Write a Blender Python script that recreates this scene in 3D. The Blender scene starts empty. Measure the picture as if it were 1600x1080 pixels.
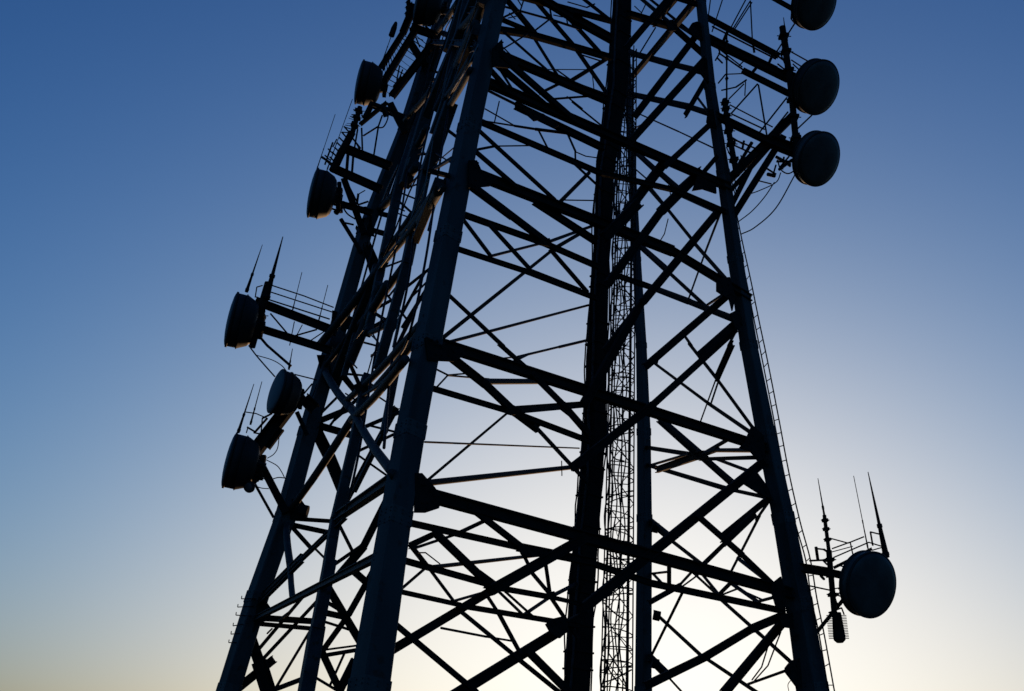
import bpy, bmesh, math, random
from mathutils import Vector, Matrix
random.seed(11)
scene = bpy.context.scene
C = scene.collection

# ------------------------------------------------------------------ camera
EYE = 1.6                                    # the photographer's eye above the ground
PITCH, ROLL = 0.404, 0.07
cam_data = bpy.data.cameras.new('camera')
cam_data.sensor_width = 36.0
cam_data.lens = 1793.715 / 1600 * 36.0
cam_data.shift_x = -7.785 / 1600
cam_data.shift_y = -9.578 / 1600
cam_data.clip_start = 0.1
cam_data.clip_end = 8000
camera = bpy.data.objects.new('camera', cam_data)
C.objects.link(camera)
fw = Vector((0, math.cos(PITCH), math.sin(PITCH)))
up0 = Vector((0, -math.sin(PITCH), math.cos(PITCH)))
right = math.cos(ROLL) * Vector((1, 0, 0)) + math.sin(ROLL) * up0
up = -math.sin(ROLL) * Vector((1, 0, 0)) + math.cos(ROLL) * up0
camera.matrix_world = Matrix(((right.x, up.x, -fw.x, 0), (right.y, up.y, -fw.y, 0), (right.z, up.z, -fw.z, EYE), (0, 0, 0, 1)))
scene.camera = camera

# ------------------------------------------------------------------ sky, sun, exposure
SUN_EL, SUN_AZ = math.radians(4.1), math.radians(8.0)   # low sun behind the right leg, just under the frame
world = bpy.data.worlds.new('World')
scene.world = world
world.use_nodes = True
wn, wl = world.node_tree.nodes, world.node_tree.links
for nd in list(wn): wn.remove(nd)
sky = wn.new('ShaderNodeTexSky'); sky.sky_type = 'NISHITA'; sky.sun_disc = False
sky.sun_elevation = SUN_EL; sky.sun_rotation = SUN_AZ
sky.altitude = 0; sky.air_density = 1.0; sky.dust_density = 3.2; sky.ozone_density = 4.7
bg = wn.new('ShaderNodeBackground'); bg.inputs['Strength'].default_value = 0.12
wo = wn.new('ShaderNodeOutputWorld')
def vmath(op, a, b):
    nd = wn.new('ShaderNodeVectorMath'); nd.operation = op
    for k_, s_ in enumerate((a, b)):
        if isinstance(s_, (int, float)): nd.inputs[k_].default_value = (s_, s_, s_)
        else: wl.new(s_, nd.inputs[k_])
    return nd.outputs[0]
# the whole sky evenly through a film-like response: a little more contrast and a soft shoulder near the sun
gm = wn.new('ShaderNodeGamma'); gm.inputs['Gamma'].default_value = 1.4
wl.new(vmath('MULTIPLY', sky.outputs[0], 0.12), gm.inputs['Color'])
soft = vmath('MULTIPLY', gm.outputs[0], 1.18)
soft = vmath('DIVIDE', soft, vmath('ADD', vmath('MULTIPLY', soft, 3.0), 1.0))
soft = vmath('MULTIPLY', soft, 3.7 / 0.12)
wl.new(soft, bg.inputs[0]); wl.new(bg.outputs[0], wo.inputs[0])
sun_data = bpy.data.lights.new('sun', 'SUN'); sun_data.energy = 0.7; sun_data.angle = math.radians(0.5)
sun_data.color = (1.0, 0.55, 0.25)
sun = bpy.data.objects.new('sun', sun_data); C.objects.link(sun)
sd = Vector((math.sin(SUN_AZ) * math.cos(SUN_EL), math.cos(SUN_AZ) * math.cos(SUN_EL), math.sin(SUN_EL)))
sun.rotation_euler = sd.to_track_quat('Z', 'Y').to_euler()
scene.view_settings.view_transform = 'Standard'
scene.view_settings.look = 'None'
scene.view_settings.exposure = 0.0
scene.view_settings.gamma = 1.0
scene.view_settings.use_curve_mapping = False

# ------------------------------------------------------------------ materials
def material(name, base, rough=0.55, metal=0.0, spread=0.35, scale=3.0, rust=None, rust_amount=0.0, bump=0.15, spec=0.3, streak=1.0):
    m = bpy.data.materials.new(name); m.use_nodes = True
    n, l = m.node_tree.nodes, m.node_tree.links
    b = n['Principled BSDF']
    tc = n.new('ShaderNodeTexCoord')
    a = n.new('ShaderNodeTexNoise'); a.inputs['Scale'].default_value = scale; a.inputs['Detail'].default_value = 8
    mp = n.new('ShaderNodeMapping'); mp.inputs['Scale'].default_value = (1, 1, streak)
    l.new(tc.outputs['Object'], mp.inputs['Vector']); l.new(mp.outputs[0], a.inputs['Vector'])
    r = n.new('ShaderNodeValToRGB')
    r.color_ramp.elements[0].position = 0.3; r.color_ramp.elements[1].position = 0.7
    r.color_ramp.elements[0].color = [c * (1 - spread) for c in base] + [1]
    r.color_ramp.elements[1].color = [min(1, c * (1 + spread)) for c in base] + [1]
    l.new(a.outputs['Fac'], r.inputs[0])
    col = r.outputs[0]
    if rust:
        q = n.new('ShaderNodeTexNoise'); q.inputs['Scale'].default_value = scale * 2.7; q.inputs['Detail'].default_value = 10
        l.new(tc.outputs['Object'], q.inputs['Vector'])
        qr = n.new('ShaderNodeValToRGB'); qr.color_ramp.elements[0].position = 0.62 - rust_amount * .2
        qr.color_ramp.elements[1].position = 0.72 - rust_amount * .2
        l.new(q.outputs['Fac'], qr.inputs[0])
        mx = n.new('ShaderNodeMix'); mx.data_type = 'RGBA'
        l.new(qr.outputs[0], mx.inputs[0]); l.new(col, mx.inputs[6]); mx.inputs[7].default_value = (*rust, 1)
        col = mx.outputs[2]
    l.new(col, b.inputs['Base Color'])
    b.inputs['Roughness'].default_value = rough; b.inputs['Metallic'].default_value = metal
    b.inputs['Specular IOR Level'].default_value = spec
    bp = n.new('ShaderNodeBump'); bp.inputs['Strength'].default_value = bump; bp.inputs['Distance'].default_value = 0.01
    f = n.new('ShaderNodeTexNoise'); f.inputs['Scale'].default_value = scale * 14; f.inputs['Detail'].default_value = 4
    l.new(tc.outputs['Object'], f.inputs['Vector']); l.new(f.outputs['Fac'], bp.inputs['Height']); l.new(bp.outputs[0], b.inputs['Normal'])
    return m

M = {
    'steel': material('dark_painted_steel', (0.015, 0.0135, 0.012), 0.8, spec=.05, rust=(0.025, 0.014, 0.010), rust_amount=0.2),
    'leg': material('leg_painted_steel', (0.048, 0.048, 0.044), 0.6, spec=.2, scale=1.6, streak=.18, spread=.55, rust=(0.05, 0.026, 0.017), rust_amount=0.1),
    'left_steel': material('sky_lit_rusted_steel', (0.044, 0.044, 0.043), 0.65, spec=.12, rust=(0.04, 0.026, 0.018), rust_amount=0.4),  # same paint made paler to imitate skylight on the left face, plus rust
    'wire': material('black_wire', (0.012, 0.012, 0.013), 0.7, spec=.1),
    'cable': material('black_cable_sheath', (0.012, 0.012, 0.013), 0.6, spec=.15),
    'lit_edge': material('painted_lit_edge', (0.16, 0.145, 0.13), 0.5, spread=0.2),  # pale colour imitating sky light caught by the brace edges
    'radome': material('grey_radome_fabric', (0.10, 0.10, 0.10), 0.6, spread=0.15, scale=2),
    'shaded_radome': material('shaded_radome_fabric', (0.055, 0.052, 0.047), 0.45, spread=0.45, scale=2.5, spec=0.3),  # same radome fabric, darkened to imitate shade on the right dish faces
    'shroud': material('dark_dish_metal', (0.034, 0.032, 0.030), 0.55, spec=.1, spread=0.25, scale=2),
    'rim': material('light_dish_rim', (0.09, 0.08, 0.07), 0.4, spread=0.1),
    'concrete': material('weathered_concrete', (0.30, 0.29, 0.27), 0.9, scale=2, bump=0.5),
    'ground': material('dry_grass_ground', (0.05, 0.055, 0.025), 0.95, scale=0.35, spread=0.5, rust=(0.12, 0.095, 0.06), rust_amount=0.3, bump=0.8),
}

# ------------------------------------------------------------------ helpers
def V(p): return Vector((p[0], p[1], p[2] + EYE))

def empty(name, loc, label, cat, group=None):
    o = bpy.data.objects.new(name, None); C.objects.link(o); o.location = loc; o.empty_display_size = 0.3
    o['label'] = label; o['category'] = cat
    if group: o['group'] = group
    return o

def world_loc(o):
    return Vector((0, 0, 0)) if o is None else o.location + world_loc(o.parent)

def link(name, verts, faces, mat, parent=None, smooth=False, label=None, loc=None):
    """one mesh object; verts are world coordinates, kept relative to the object's own origin"""
    if loc is None:
        loc = sum((Vector(v) for v in verts), Vector()) / len(verts)
    base = world_loc(parent)
    me = bpy.data.meshes.new(name)
    me.from_pydata([tuple(Vector(v) - loc) for v in verts], [], faces)
    me.materials.append(M[mat]); me.update()
    if smooth:
        for p in me.polygons: p.use_smooth = True
    o = bpy.data.objects.new(name, me); C.objects.link(o)
    o.parent = parent; o.location = loc - base
    if label: o['label'] = label
    return o

class MB:
    """collects pieces into one mesh"""
    def __init__(s): s.v = []; s.f = []
    def add(s, v, f):
        k = len(s.v); s.v += [tuple(x) for x in v]; s.f += [tuple(i + k for i in q) for q in f]
    def build(s, name, mat, parent=None, **kw): return link(name, s.v, s.f, mat, parent, **kw)

def frame(p, q, n=None):
    t = (q - p).normalized()
    n = Vector(n) if n is not None else (Vector((0, 0, 1)) if abs(t.z) < 0.9 else Vector((0, 1, 0)))
    a = t.cross(n).normalized(); b = a.cross(t).normalized()
    return t, a, b

def extrude(p, q, prof, n=None, scale2=1.0):
    t, a, b = frame(p, q, n); k = len(prof)
    v = [p + a * x + b * y for x, y in prof] + [q + a * x * scale2 + b * y * scale2 for x, y in prof]
    f = [(i, (i + 1) % k, (i + 1) % k + k, i + k) for i in range(k)] + [tuple(range(k - 1, -1, -1)), tuple(range(k, 2 * k))]
    return v, f

def box_prof(w, d, c=0.0):
    x, y = w / 2, d / 2
    if c <= 0: return [(-x, -y), (x, -y), (x, y), (-x, y)]
    return [(-x + c, -y), (x - c, -y), (x, -y + c), (x, y - c), (x - c, y), (-x + c, y), (-x, y - c), (-x, -y + c)]
def round_prof(r, k=8): return [(r * math.cos(2 * math.pi * i / k), r * math.sin(2 * math.pi * i / k)) for i in range(k)]
def i_prof(w, d):
    t = w * 0.13; h = w / 2; e = d / 2; s = d * 0.08
    return [(-h, -e), (-h + t, -e), (-h + t, -s), (h - t, -s), (h - t, -e), (h, -e), (h, e), (h - t, e), (h - t, s), (-h + t, s), (-h + t, e), (-h, e)]
def l_prof(w, d):
    t = w * 0.16; h = w / 2; e = d / 2
    return [(-h, e), (-h, e - t), (h - t, e - t), (h - t, -e), (h, -e), (h, e)]

def catmull(pts, n=8):
    P = [pts[0] * 2 - pts[1]] + list(pts) + [pts[-1] * 2 - pts[-2]]; out = []
    for i in range(1, len(P) - 2):
        for k in range(n):
            t = k / n; a, b, c, d = P[i - 1:i + 3]
            out.append(0.5 * ((2 * b) + (c - a) * t + (2 * a - 5 * b + 4 * c - d) * t * t + (3 * b - a - 3 * c + d) * t ** 3))
    return out + [P[-2]]

def sweep(pts, r, k=6):
    v, f = [], []; n = None
    for i, p in enumerate(pts):
        t = (pts[min(i + 1, len(pts) - 1)] - pts[max(i - 1, 0)]).normalized()
        if n is None: n = t.orthogonal().normalized()
        n = (n - t * n.dot(t)).normalized(); b = t.cross(n)
        rr = r[i] if isinstance(r, list) else r
        v += [p + (n * math.cos(2 * math.pi * j / k) + b * math.sin(2 * math.pi * j / k)) * rr for j in range(k)]
    for i in range(len(pts) - 1):
        f += [(i * k + j, i * k + (j + 1) % k, (i + 1) * k + (j + 1) % k, (i + 1) * k + j) for j in range(k)]
    f += [tuple(range(k - 1, -1, -1)), tuple(range(len(pts) * k - k, len(pts) * k))]
    return v, f

def lathe(o, ax, prof, k=72):
    """prof: (distance along axis, radius)"""
    a = ax.orthogonal().normalized(); b = ax.cross(a); v, f = [], []
    for x, r in prof:
        v += [o + ax * x + (a * math.cos(2 * math.pi * j / k) + b * math.sin(2 * math.pi * j / k)) * r for j in range(k)]
    for i in range(len(prof) - 1):
        f += [(i * k + j, i * k + (j + 1) % k, (i + 1) * k + (j + 1) % k, (i + 1) * k + j) for j in range(k)]
    f += [tuple(range(k - 1, -1, -1)), tuple(range(len(prof) * k - k, len(prof) * k))]
    return v, f

# ------------------------------------------------------------------ data measured for this tower (metres; faces of the tower: AB front, AC left, BD right, CD rear, AD inner)
MEMBERS = [
[0,0,-1.491,16.751,4.598,5.766,22.317,4.569,0.195],
[0,0,-1.449,17.145,7.209,5.346,22.205,7.445,0.183],
[0,0,-1.132,17.608,10.728,1.299,19.405,10.909,0.184],
[0,0,1.264,19.405,10.921,3.05,20.763,11.074,0.197],
[0,0,3.011,20.736,11.076,4.917,22.044,10.747,0.16],
[0,0,-1.048,17.871,12.878,4.435,21.84,13.336,0.178],
[0,0,-0.98,17.969,13.637,1.5,19.754,13.933,0.166],
[0,0,-0.943,18.144,14.267,-0.121,18.674,14.601,0.132],
[0,0,-0.178,18.559,14.516,1.556,19.914,15.125,0.133],
[1,0,-0.162,18.527,15.505,0.678,19.163,15.491,0.173],
[1,0,0.63,19.46,15.765,1.57,20.166,15.807,0.197],
[0,0,-0.86,18.243,15.276,1.537,20.003,16.154,0.115],
[0,0,-0.351,18.352,12.68,1.472,19.729,12.756,0.14],
[3,0,-1.054,17.897,12.742,-0.192,18.43,12.681,0.054],
[1,0,-0.862,18.393,15.433,-0.048,18.834,14.73,0.111],
[1,3,-0.201,29.918,23.396,0.808,30.398,22.068,0.086],
[1,3,-0.197,30.204,25.011,1.167,30.835,23.817,0.13],
[1,3,1.117,30.594,23.688,2.363,31.181,22.244,0.122],
[1,3,0.75,30.615,24.972,2.064,31.221,23.904,0.131],
[1,3,1.39,30.667,25.611,2.422,31.14,25.137,0.104],
[1,0,-0.731,18.244,14.333,0.397,19.11,13.942,0.047],
[3,0,-0.648,17.977,13.683,-0.205,18.514,14.494,0.031],
[3,0,-0.651,18.065,13.777,-0.443,18.358,13.772,0.028],
[3,3,-1.445,29.527,24.185,0.357,30.332,24.386,0.076],
[3,3,0.295,30.269,24.353,1.412,30.77,24.416,0.086],
[3,3,-0.145,30.052,23.643,0.365,30.268,24.37,0.059],
[3,3,-0.644,29.919,24.264,-0.532,29.957,24.9,0.051],
[1,3,0.985,30.517,22.026,2.303,31.083,23.545,0.128],
[3,3,1.363,30.815,23.455,2.184,31.182,23.496,0.052],
[3,0,0.196,18.865,13.931,1.045,19.547,14.501,0.021],
[3,0,0.417,19.022,14.055,0.753,19.27,13.992,0.032],
[3,0,0.718,19.267,13.996,1.468,19.844,14.16,0.024],
[3,0,1.159,19.58,14.484,1.22,19.59,14.029,0.022],
[1,0,-1.001,17.894,13.286,-0.525,18.112,12.882,0.099],
[1,0,-0.998,18.129,13.647,0.338,18.972,13.057,0.13],
[1,0,-0.702,17.935,13.503,0.829,19.159,12.98,0.126],
[1,3,-1.26,29.812,22.113,-0.648,30.099,21.309,0.072],
[1,3,0.136,30.102,21.278,0.913,30.439,22.064,0.088],
[3,3,0.527,30.408,21.33,2.31,31.194,22.197,0.076],
[3,0,0.652,19.101,13.489,0.988,19.347,13.395,0.031],
[3,0,0.765,19.268,13.492,1.496,19.801,13.267,0.037],
[1,0,-0.921,17.992,14.279,-0.414,18.311,14.893,0.037],
[0,0,-0.916,18.166,14.591,-0.085,18.681,14.654,0.086],
[0,0,-1.113,17.767,11.933,1.422,19.581,12.072,0.106],
[0,0,1.385,19.576,12.08,3.174,20.966,12.625,0.107],
[0,0,3.128,20.917,12.591,4.402,21.911,12.727,0.113],
[1,0,-1.129,17.881,11.899,0.538,18.955,11.021,0.072],
[1,0,-1.152,17.592,11.264,-0.176,18.187,10.774,0.081],
[1,0,-1.23,17.732,10.621,-0.247,18.333,10.242,0.118],
[1,0,-0.991,17.499,10.357,0.412,18.603,9.925,0.127],
[3,3,-1.955,29.411,18.532,-1.048,29.808,19.076,0.087],
[3,3,-1.105,29.813,19.067,-0.009,30.296,19.487,0.048],
[3,3,-1.849,29.458,19.746,-0.487,30.064,20.007,0.056],
[3,3,-0.546,30.054,20.006,0.175,30.374,20.146,0.081],
[3,3,0.114,30.309,20.107,1.138,30.764,20.345,0.107],
[4,0,-0.884,17.78,12.16,-0.333,18.247,12.154,0.028],
[4,0,-0.646,18.126,12.587,-0.699,18.046,12.067,0.028],
[3,3,0.176,30.371,20.192,0.562,30.555,19.559,0.061],
[3,3,1.068,30.758,20.484,1.428,30.932,19.795,0.07],
[3,3,1.41,30.883,19.83,1.44,30.904,19.441,0.062],
[4,3,1.415,30.904,19.771,1.764,31.061,19.731,0.043],
[4,3,1.76,31.001,19.693,2.156,31.177,19.773,0.043],
[3,3,1.07,30.796,17.928,2.352,31.364,18.338,0.045],
[1,4,0.742,23.087,13.39,1.626,25.726,15.961,0.082],
[3,0,0.784,19.094,12.023,1.468,19.585,11.698,0.051],
[0,0,1.884,20.255,16.587,3.06,21.179,17.049,0.15],
[1,0,3.023,21.349,17.243,3.942,21.887,16.83,0.143],
[1,2,2.919,27.092,22.817,3.577,24.424,19.68,0.117],
[1,2,3.081,26.525,22.367,3.874,23.327,18.618,0.08],
[1,0,1.898,20.156,15.577,2.956,21.133,17.857,0.132],
[1,2,3.019,31.08,22.679,3.63,21.757,18.286,0.174],
[1,2,3.209,26.048,21.002,3.554,23.819,20.178,0.136],
[1,0,2.139,20.378,13.991,3.648,21.764,17.269,0.138],
[1,0,1.938,19.981,12.986,3.871,21.629,16.583,0.143],
[1,0,3.363,21.42,14.83,3.977,21.915,16.327,0.119],
[1,2,3.965,23.432,16.863,3.957,21.616,15.105,0.074],
[0,2,2.953,30.882,23.721,3.625,25.001,18.902,0.167],
[0,2,3.586,25.073,18.968,3.919,21.687,16.229,0.136],
[0,2,3.01,31.028,22.198,3.931,24.203,17.04,0.162],
[0,2,3.897,24.285,17.108,4.132,21.779,15.149,0.126],
[0,0,2.974,21.271,18.019,3.762,21.693,18.149,0.109],
[4,3,3.622,31.804,26.487,3.474,31.746,26.038,0.042],
[4,3,4.0,31.934,25.635,3.466,31.717,24.368,0.051],
[4,3,3.219,31.63,26.244,3.492,31.755,26.069,0.037],
[1,2,3.62,24.456,19.795,3.818,21.799,17.23,0.079],
[1,0,4.053,21.631,14.888,2.807,20.563,12.922,0.12],
[1,0,2.904,20.934,13.344,2.016,20.13,11.551,0.185],
[1,0,2.253,20.045,11.739,1.528,19.401,10.54,0.205],
[1,2,3.258,31.266,20.252,3.584,27.384,17.033,0.141],
[1,2,3.527,27.264,17.029,3.931,25.425,15.294,0.142],
[3,2,3.886,25.895,15.659,4.076,24.598,15.305,0.067],
[1,0,3.742,21.31,13.305,4.136,21.687,14.011,0.103],
[1,0,3.769,21.541,13.52,2.769,20.665,11.916,0.192],
[1,0,2.777,20.54,11.88,1.634,19.498,9.6,0.152],
[3,2,3.891,25.911,15.489,4.41,23.305,13.535,0.058],
[4,2,3.162,28.424,19.626,3.821,25.274,17.003,0.045],
[4,2,3.82,25.266,16.998,4.084,21.889,14.362,0.04],
[3,2,3.143,31.105,20.841,3.327,27.575,18.836,0.048],
[3,2,3.25,31.225,19.589,3.418,28.286,17.321,0.047],
[3,2,3.403,28.492,17.259,3.793,26.795,15.527,0.109],
[4,2,3.758,26.543,16.145,3.808,26.454,15.787,0.029],
[4,2,3.811,26.884,15.303,3.782,27.346,15.092,0.029],
[4,2,3.781,27.342,15.089,3.716,27.886,15.111,0.03],
[1,2,3.406,28.247,17.183,4.156,25.051,13.746,0.107],
[1,2,4.187,25.426,13.962,4.493,22.187,11.179,0.113],
[1,0,4.186,21.798,12.69,2.367,20.008,9.517,0.148],
[1,0,2.421,20.272,9.676,1.623,19.563,8.245,0.124],
[1,0,2.26,19.936,9.334,1.25,18.985,6.955,0.157],
[1,2,4.277,22.02,12.742,4.371,24.499,13.023,0.087],
[1,2,4.333,24.195,12.911,4.2,25.866,12.414,0.073],
[1,2,3.55,31.645,17.043,3.942,27.469,14.018,0.156],
[1,2,3.876,27.274,13.953,4.429,24.613,11.721,0.11],
[0,0,-1.228,17.502,9.81,0.388,18.662,9.927,0.104],
[0,0,0.353,18.572,9.891,1.442,19.396,9.899,0.103],
[0,0,1.79,19.703,9.91,2.512,20.253,9.98,0.097],
[0,2,3.559,31.582,15.694,4.242,25.935,12.438,0.147],
[0,2,4.207,25.999,12.484,4.552,21.996,10.214,0.132],
[1,2,4.414,24.732,11.765,4.474,21.907,10.873,0.056],
[1,0,4.572,22.16,10.969,2.468,20.219,8.262,0.14],
[1,0,4.635,21.875,10.17,3.593,20.839,8.839,0.132],
[1,0,4.615,22.206,10.066,2.606,20.263,7.493,0.122],
[1,0,2.618,20.033,7.445,1.092,18.742,5.725,0.148],
[1,2,4.715,22.206,10.194,4.776,23.783,10.34,0.089],
[1,2,4.751,23.213,10.198,4.643,24.526,9.841,0.151],
[4,2,4.673,24.676,9.942,4.557,26.267,9.335,0.036],
[1,2,4.684,24.372,9.769,4.633,25.16,9.428,0.072],
[1,2,4.212,26.797,11.985,4.371,26.101,11.284,0.096],
[1,2,4.27,26.146,11.423,4.645,24.418,9.822,0.106],
[1,2,4.692,24.807,10.014,5.136,22.332,7.743,0.099],
[1,2,3.798,29.686,12.334,4.62,25.272,9.509,0.085],
[1,2,4.631,25.537,9.634,4.971,22.277,7.795,0.095],
[1,2,3.998,29.51,10.571,4.582,26.345,8.583,0.196],
[1,2,4.61,26.709,8.732,5.049,24.362,7.261,0.147],
[0,2,3.982,32.002,10.543,4.622,26.327,8.553,0.113],
[0,2,4.607,26.501,8.528,5.005,22.191,7.26,0.086],
[3,2,4.584,26.586,8.626,4.781,25.136,8.358,0.128],
[3,2,4.765,25.279,8.375,4.989,22.184,7.409,0.099],
[3,2,4.624,26.362,8.596,4.876,24.41,8.363,0.097],
[3,2,4.079,32.048,10.003,4.476,27.263,8.892,0.079],
[1,2,4.061,30.166,9.316,4.616,26.076,8.525,0.171],
[0,2,4.032,32.101,10.049,4.943,24.874,7.351,0.104],
[0,2,4.907,24.902,7.367,5.256,22.193,6.432,0.074],
[3,2,4.782,25.369,8.2,5.173,22.989,7.164,0.082],
[1,0,5.149,22.115,7.165,1.372,18.802,3.384,0.169],
[1,0,5.356,22.349,6.545,4.085,21.171,5.31,0.115],
[1,0,4.807,21.548,5.905,4.06,20.919,5.113,0.116],
[1,0,4.153,21.265,5.225,3.664,20.858,4.7,0.048],
[1,2,4.968,25.253,6.171,4.798,26.881,6.043,0.059],
[1,0,3.215,20.42,4.209,2.575,19.905,3.753,0.089],
[1,2,5.243,22.121,6.347,5.204,23.19,6.218,0.075],
[1,2,5.3,23.143,6.349,5.107,25.568,5.53,0.083],
[1,0,3.499,20.515,5.538,4.508,21.239,5.007,0.105],
[1,0,4.535,21.493,5.089,5.415,22.445,4.704,0.091],
[3,2,5.126,24.688,5.755,5.432,22.901,4.858,0.087],
[1,2,4.189,32.377,8.452,4.441,29.622,7.276,0.183],
[1,2,4.355,29.595,7.296,4.782,27.03,6.095,0.107],
[1,2,4.625,28.826,6.476,5.06,26.326,5.208,0.073],
[0,0,-1.595,16.675,4.103,0.269,18.08,4.145,0.092],
[0,0,0.238,18.077,4.149,1.583,19.097,4.211,0.128],
[0,0,1.554,19.108,4.187,2.667,19.939,4.096,0.101],
[0,0,2.634,19.94,4.103,5.568,22.411,4.25,0.111],
[1,2,4.955,26.33,5.268,5.386,23.777,4.014,0.094],
[1,2,5.409,24.155,4.132,5.7,22.506,3.304,0.093],
[1,2,4.354,32.263,5.857,4.895,27.882,4.124,0.112],
[1,2,4.93,28.29,4.209,5.63,23.776,2.675,0.093],
[1,2,4.267,32.38,4.611,4.559,30.992,3.992,0.208],
[1,2,4.565,31.572,4.138,4.827,29.989,3.451,0.071],
[1,0,2.508,19.591,2.334,3.66,20.515,3.002,0.136],
[1,0,3.656,20.658,3.005,4.73,21.521,3.731,0.135],
[1,0,4.639,21.252,3.666,5.527,22.216,4.157,0.153],
[1,0,4.069,20.99,2.46,5.61,22.533,4.149,0.157],
[1,2,5.358,24.94,3.154,5.666,22.31,3.181,0.051],
[4,2,5.468,22.421,3.854,5.517,23.76,3.398,0.03],
[4,2,5.505,23.704,3.39,5.423,24.606,3.192,0.031],
[4,2,5.474,23.54,3.743,5.454,24.055,3.4,0.031],
[4,2,5.458,24.074,3.402,5.402,24.738,3.222,0.031],
[3,2,4.638,28.963,5.863,4.297,32.577,4.643,0.077],
[3,2,4.4,29.943,6.817,4.442,30.175,6.202,0.12],
[3,2,4.296,32.323,6.929,4.4,30.549,6.215,0.08],
[3,2,4.266,32.332,6.929,4.43,30.013,6.517,0.068],
[1,2,4.762,27.792,6.19,4.575,29.562,6.016,0.082],
[1,2,4.815,26.884,5.944,4.564,29.117,5.913,0.047],
[3,2,4.749,27.743,6.175,5.027,26.259,5.228,0.074],
[3,2,4.99,26.314,5.237,5.129,24.954,5.386,0.093],
[3,2,4.994,26.242,5.216,5.163,24.845,5.136,0.046],
[3,2,5.126,25.323,5.321,5.376,23.819,4.655,0.089],
[3,2,5.335,24.095,4.708,5.528,22.394,4.566,0.067],
[3,2,5.157,25.172,5.217,5.408,23.553,4.66,0.044],
[1,0,0.128,18.639,10.788,1.404,19.575,10.525,0.14],
[1,4,0.756,23.17,13.426,1.57,25.597,15.79,0.097],
[3,0,-1.189,17.546,9.829,-0.541,17.95,9.198,0.073],
[3,0,-0.659,17.826,9.812,0.149,18.392,9.239,0.081],
[3,4,-0.623,19.178,9.845,0.441,22.31,11.884,0.059],
[3,4,0.534,22.594,12.056,1.812,26.358,14.66,0.08],
[1,4,0.742,23.295,12.317,1.425,25.304,13.848,0.095],
[1,4,-1.303,17.009,7.107,0.62,22.69,11.903,0.076],
[1,0,0.487,18.824,9.909,1.26,19.359,9.325,0.076],
[0,0,-1.323,17.379,9.08,0.129,18.385,9.178,0.087],
[0,0,0.095,18.346,9.169,1.434,19.361,9.22,0.091],
[4,0,0.137,18.365,9.239,1.111,19.103,9.272,0.027],
[1,0,-1.387,17.422,8.338,-0.775,17.762,7.941,0.062],
[1,0,-0.787,17.458,7.828,-0.211,17.869,7.483,0.067],
[1,0,-0.311,18.112,7.647,0.359,18.585,7.284,0.075],
[1,0,0.284,18.193,7.178,0.886,18.621,6.788,0.098],
[1,0,0.878,18.957,6.935,1.406,19.319,6.512,0.113],
[3,0,0.814,18.757,6.796,1.264,19.081,6.595,0.051],
[3,4,-1.237,17.179,7.161,1.724,26.049,12.201,0.06],
[3,4,0.956,23.77,10.048,1.973,26.754,11.615,0.07],
[3,4,-0.41,19.767,8.018,0.071,21.177,8.684,0.032],
[3,4,0.034,21.029,8.614,1.21,24.482,10.43,0.054],
[1,0,-1.41,17.205,7.226,-0.468,17.833,6.771,0.136],
[1,0,-0.517,17.633,6.742,0.068,18.048,6.379,0.126],
[1,0,-0.015,18.171,6.495,0.469,18.518,6.288,0.139],
[1,0,0.38,18.224,6.261,1.37,18.919,5.529,0.062],
[0,0,-1.503,17.048,6.398,-0.037,18.084,6.419,0.087],
[0,0,0.096,18.167,6.412,1.395,19.141,6.345,0.091],
[3,4,-0.542,19.309,7.387,0.657,22.824,8.829,0.114],
[3,4,-1.48,17.135,6.806,-1.086,17.79,6.868,0.034],
[3,4,-1.109,17.676,6.825,-0.46,19.575,7.545,0.033],
[1,4,-0.049,20.605,7.333,1.937,26.454,9.736,0.156],
[4,4,-1.094,17.671,6.829,-0.841,18.414,7.168,0.029],
[4,4,-1.215,17.065,6.378,-1.098,17.744,6.857,0.032],
[1,4,-1.4,16.899,4.609,-0.076,20.794,7.364,0.051],
[3,4,-1.58,16.824,4.667,1.93,26.533,8.185,0.106],
[4,4,-1.302,16.872,5.395,1.628,25.621,8.305,0.033],
[4,4,1.166,24.246,7.544,1.194,24.318,7.22,0.024],
[3,4,-0.169,20.425,8.181,0.251,21.662,8.951,0.058],
[3,4,1.327,24.812,9.055,1.749,26.046,9.485,0.049],
[1,0,-1.375,16.745,3.745,-1.043,17.212,4.06,0.094],
[3,0,-1.319,16.688,3.69,-0.711,17.414,4.131,0.044],
[3,0,-0.738,17.41,4.117,-0.269,17.79,4.485,0.065],
[1,0,-1.059,17.021,4.066,-0.325,17.537,3.552,0.113],
[1,0,-0.354,17.772,3.617,-0.044,17.993,3.466,0.126],
[1,0,-0.074,17.621,3.393,0.378,17.94,3.078,0.04],
[1,0,0.087,18.065,3.433,0.596,18.42,3.107,0.036],
[1,0,-0.582,17.431,4.594,0.317,18.076,4.142,0.097],
[3,0,0.271,18.07,4.16,0.446,18.18,3.874,0.06],
[1,0,0.457,18.086,3.792,0.851,18.359,3.445,0.057],
[1,0,0.816,18.575,3.506,1.323,18.91,2.923,0.059],
[3,4,0.894,23.431,5.136,1.066,23.914,4.479,0.086],
[3,4,0.454,22.109,3.751,1.079,23.943,4.516,0.074],
[3,4,1.042,23.837,4.474,1.89,26.319,5.37,0.091],
[0,0,-1.624,16.67,3.553,-0.217,17.733,3.47,0.089],
[0,0,-0.242,17.618,3.416,0.808,18.415,3.461,0.081],
[0,0,0.777,18.398,3.462,1.342,18.825,3.458,0.063],
[3,4,-1.073,17.635,3.639,1.125,24.066,5.443,0.068],
[0,0,-1.635,16.527,3.065,-0.57,17.356,3.05,0.066],
[0,0,-0.597,17.328,3.037,1.326,18.787,3.106,0.076],
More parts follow.
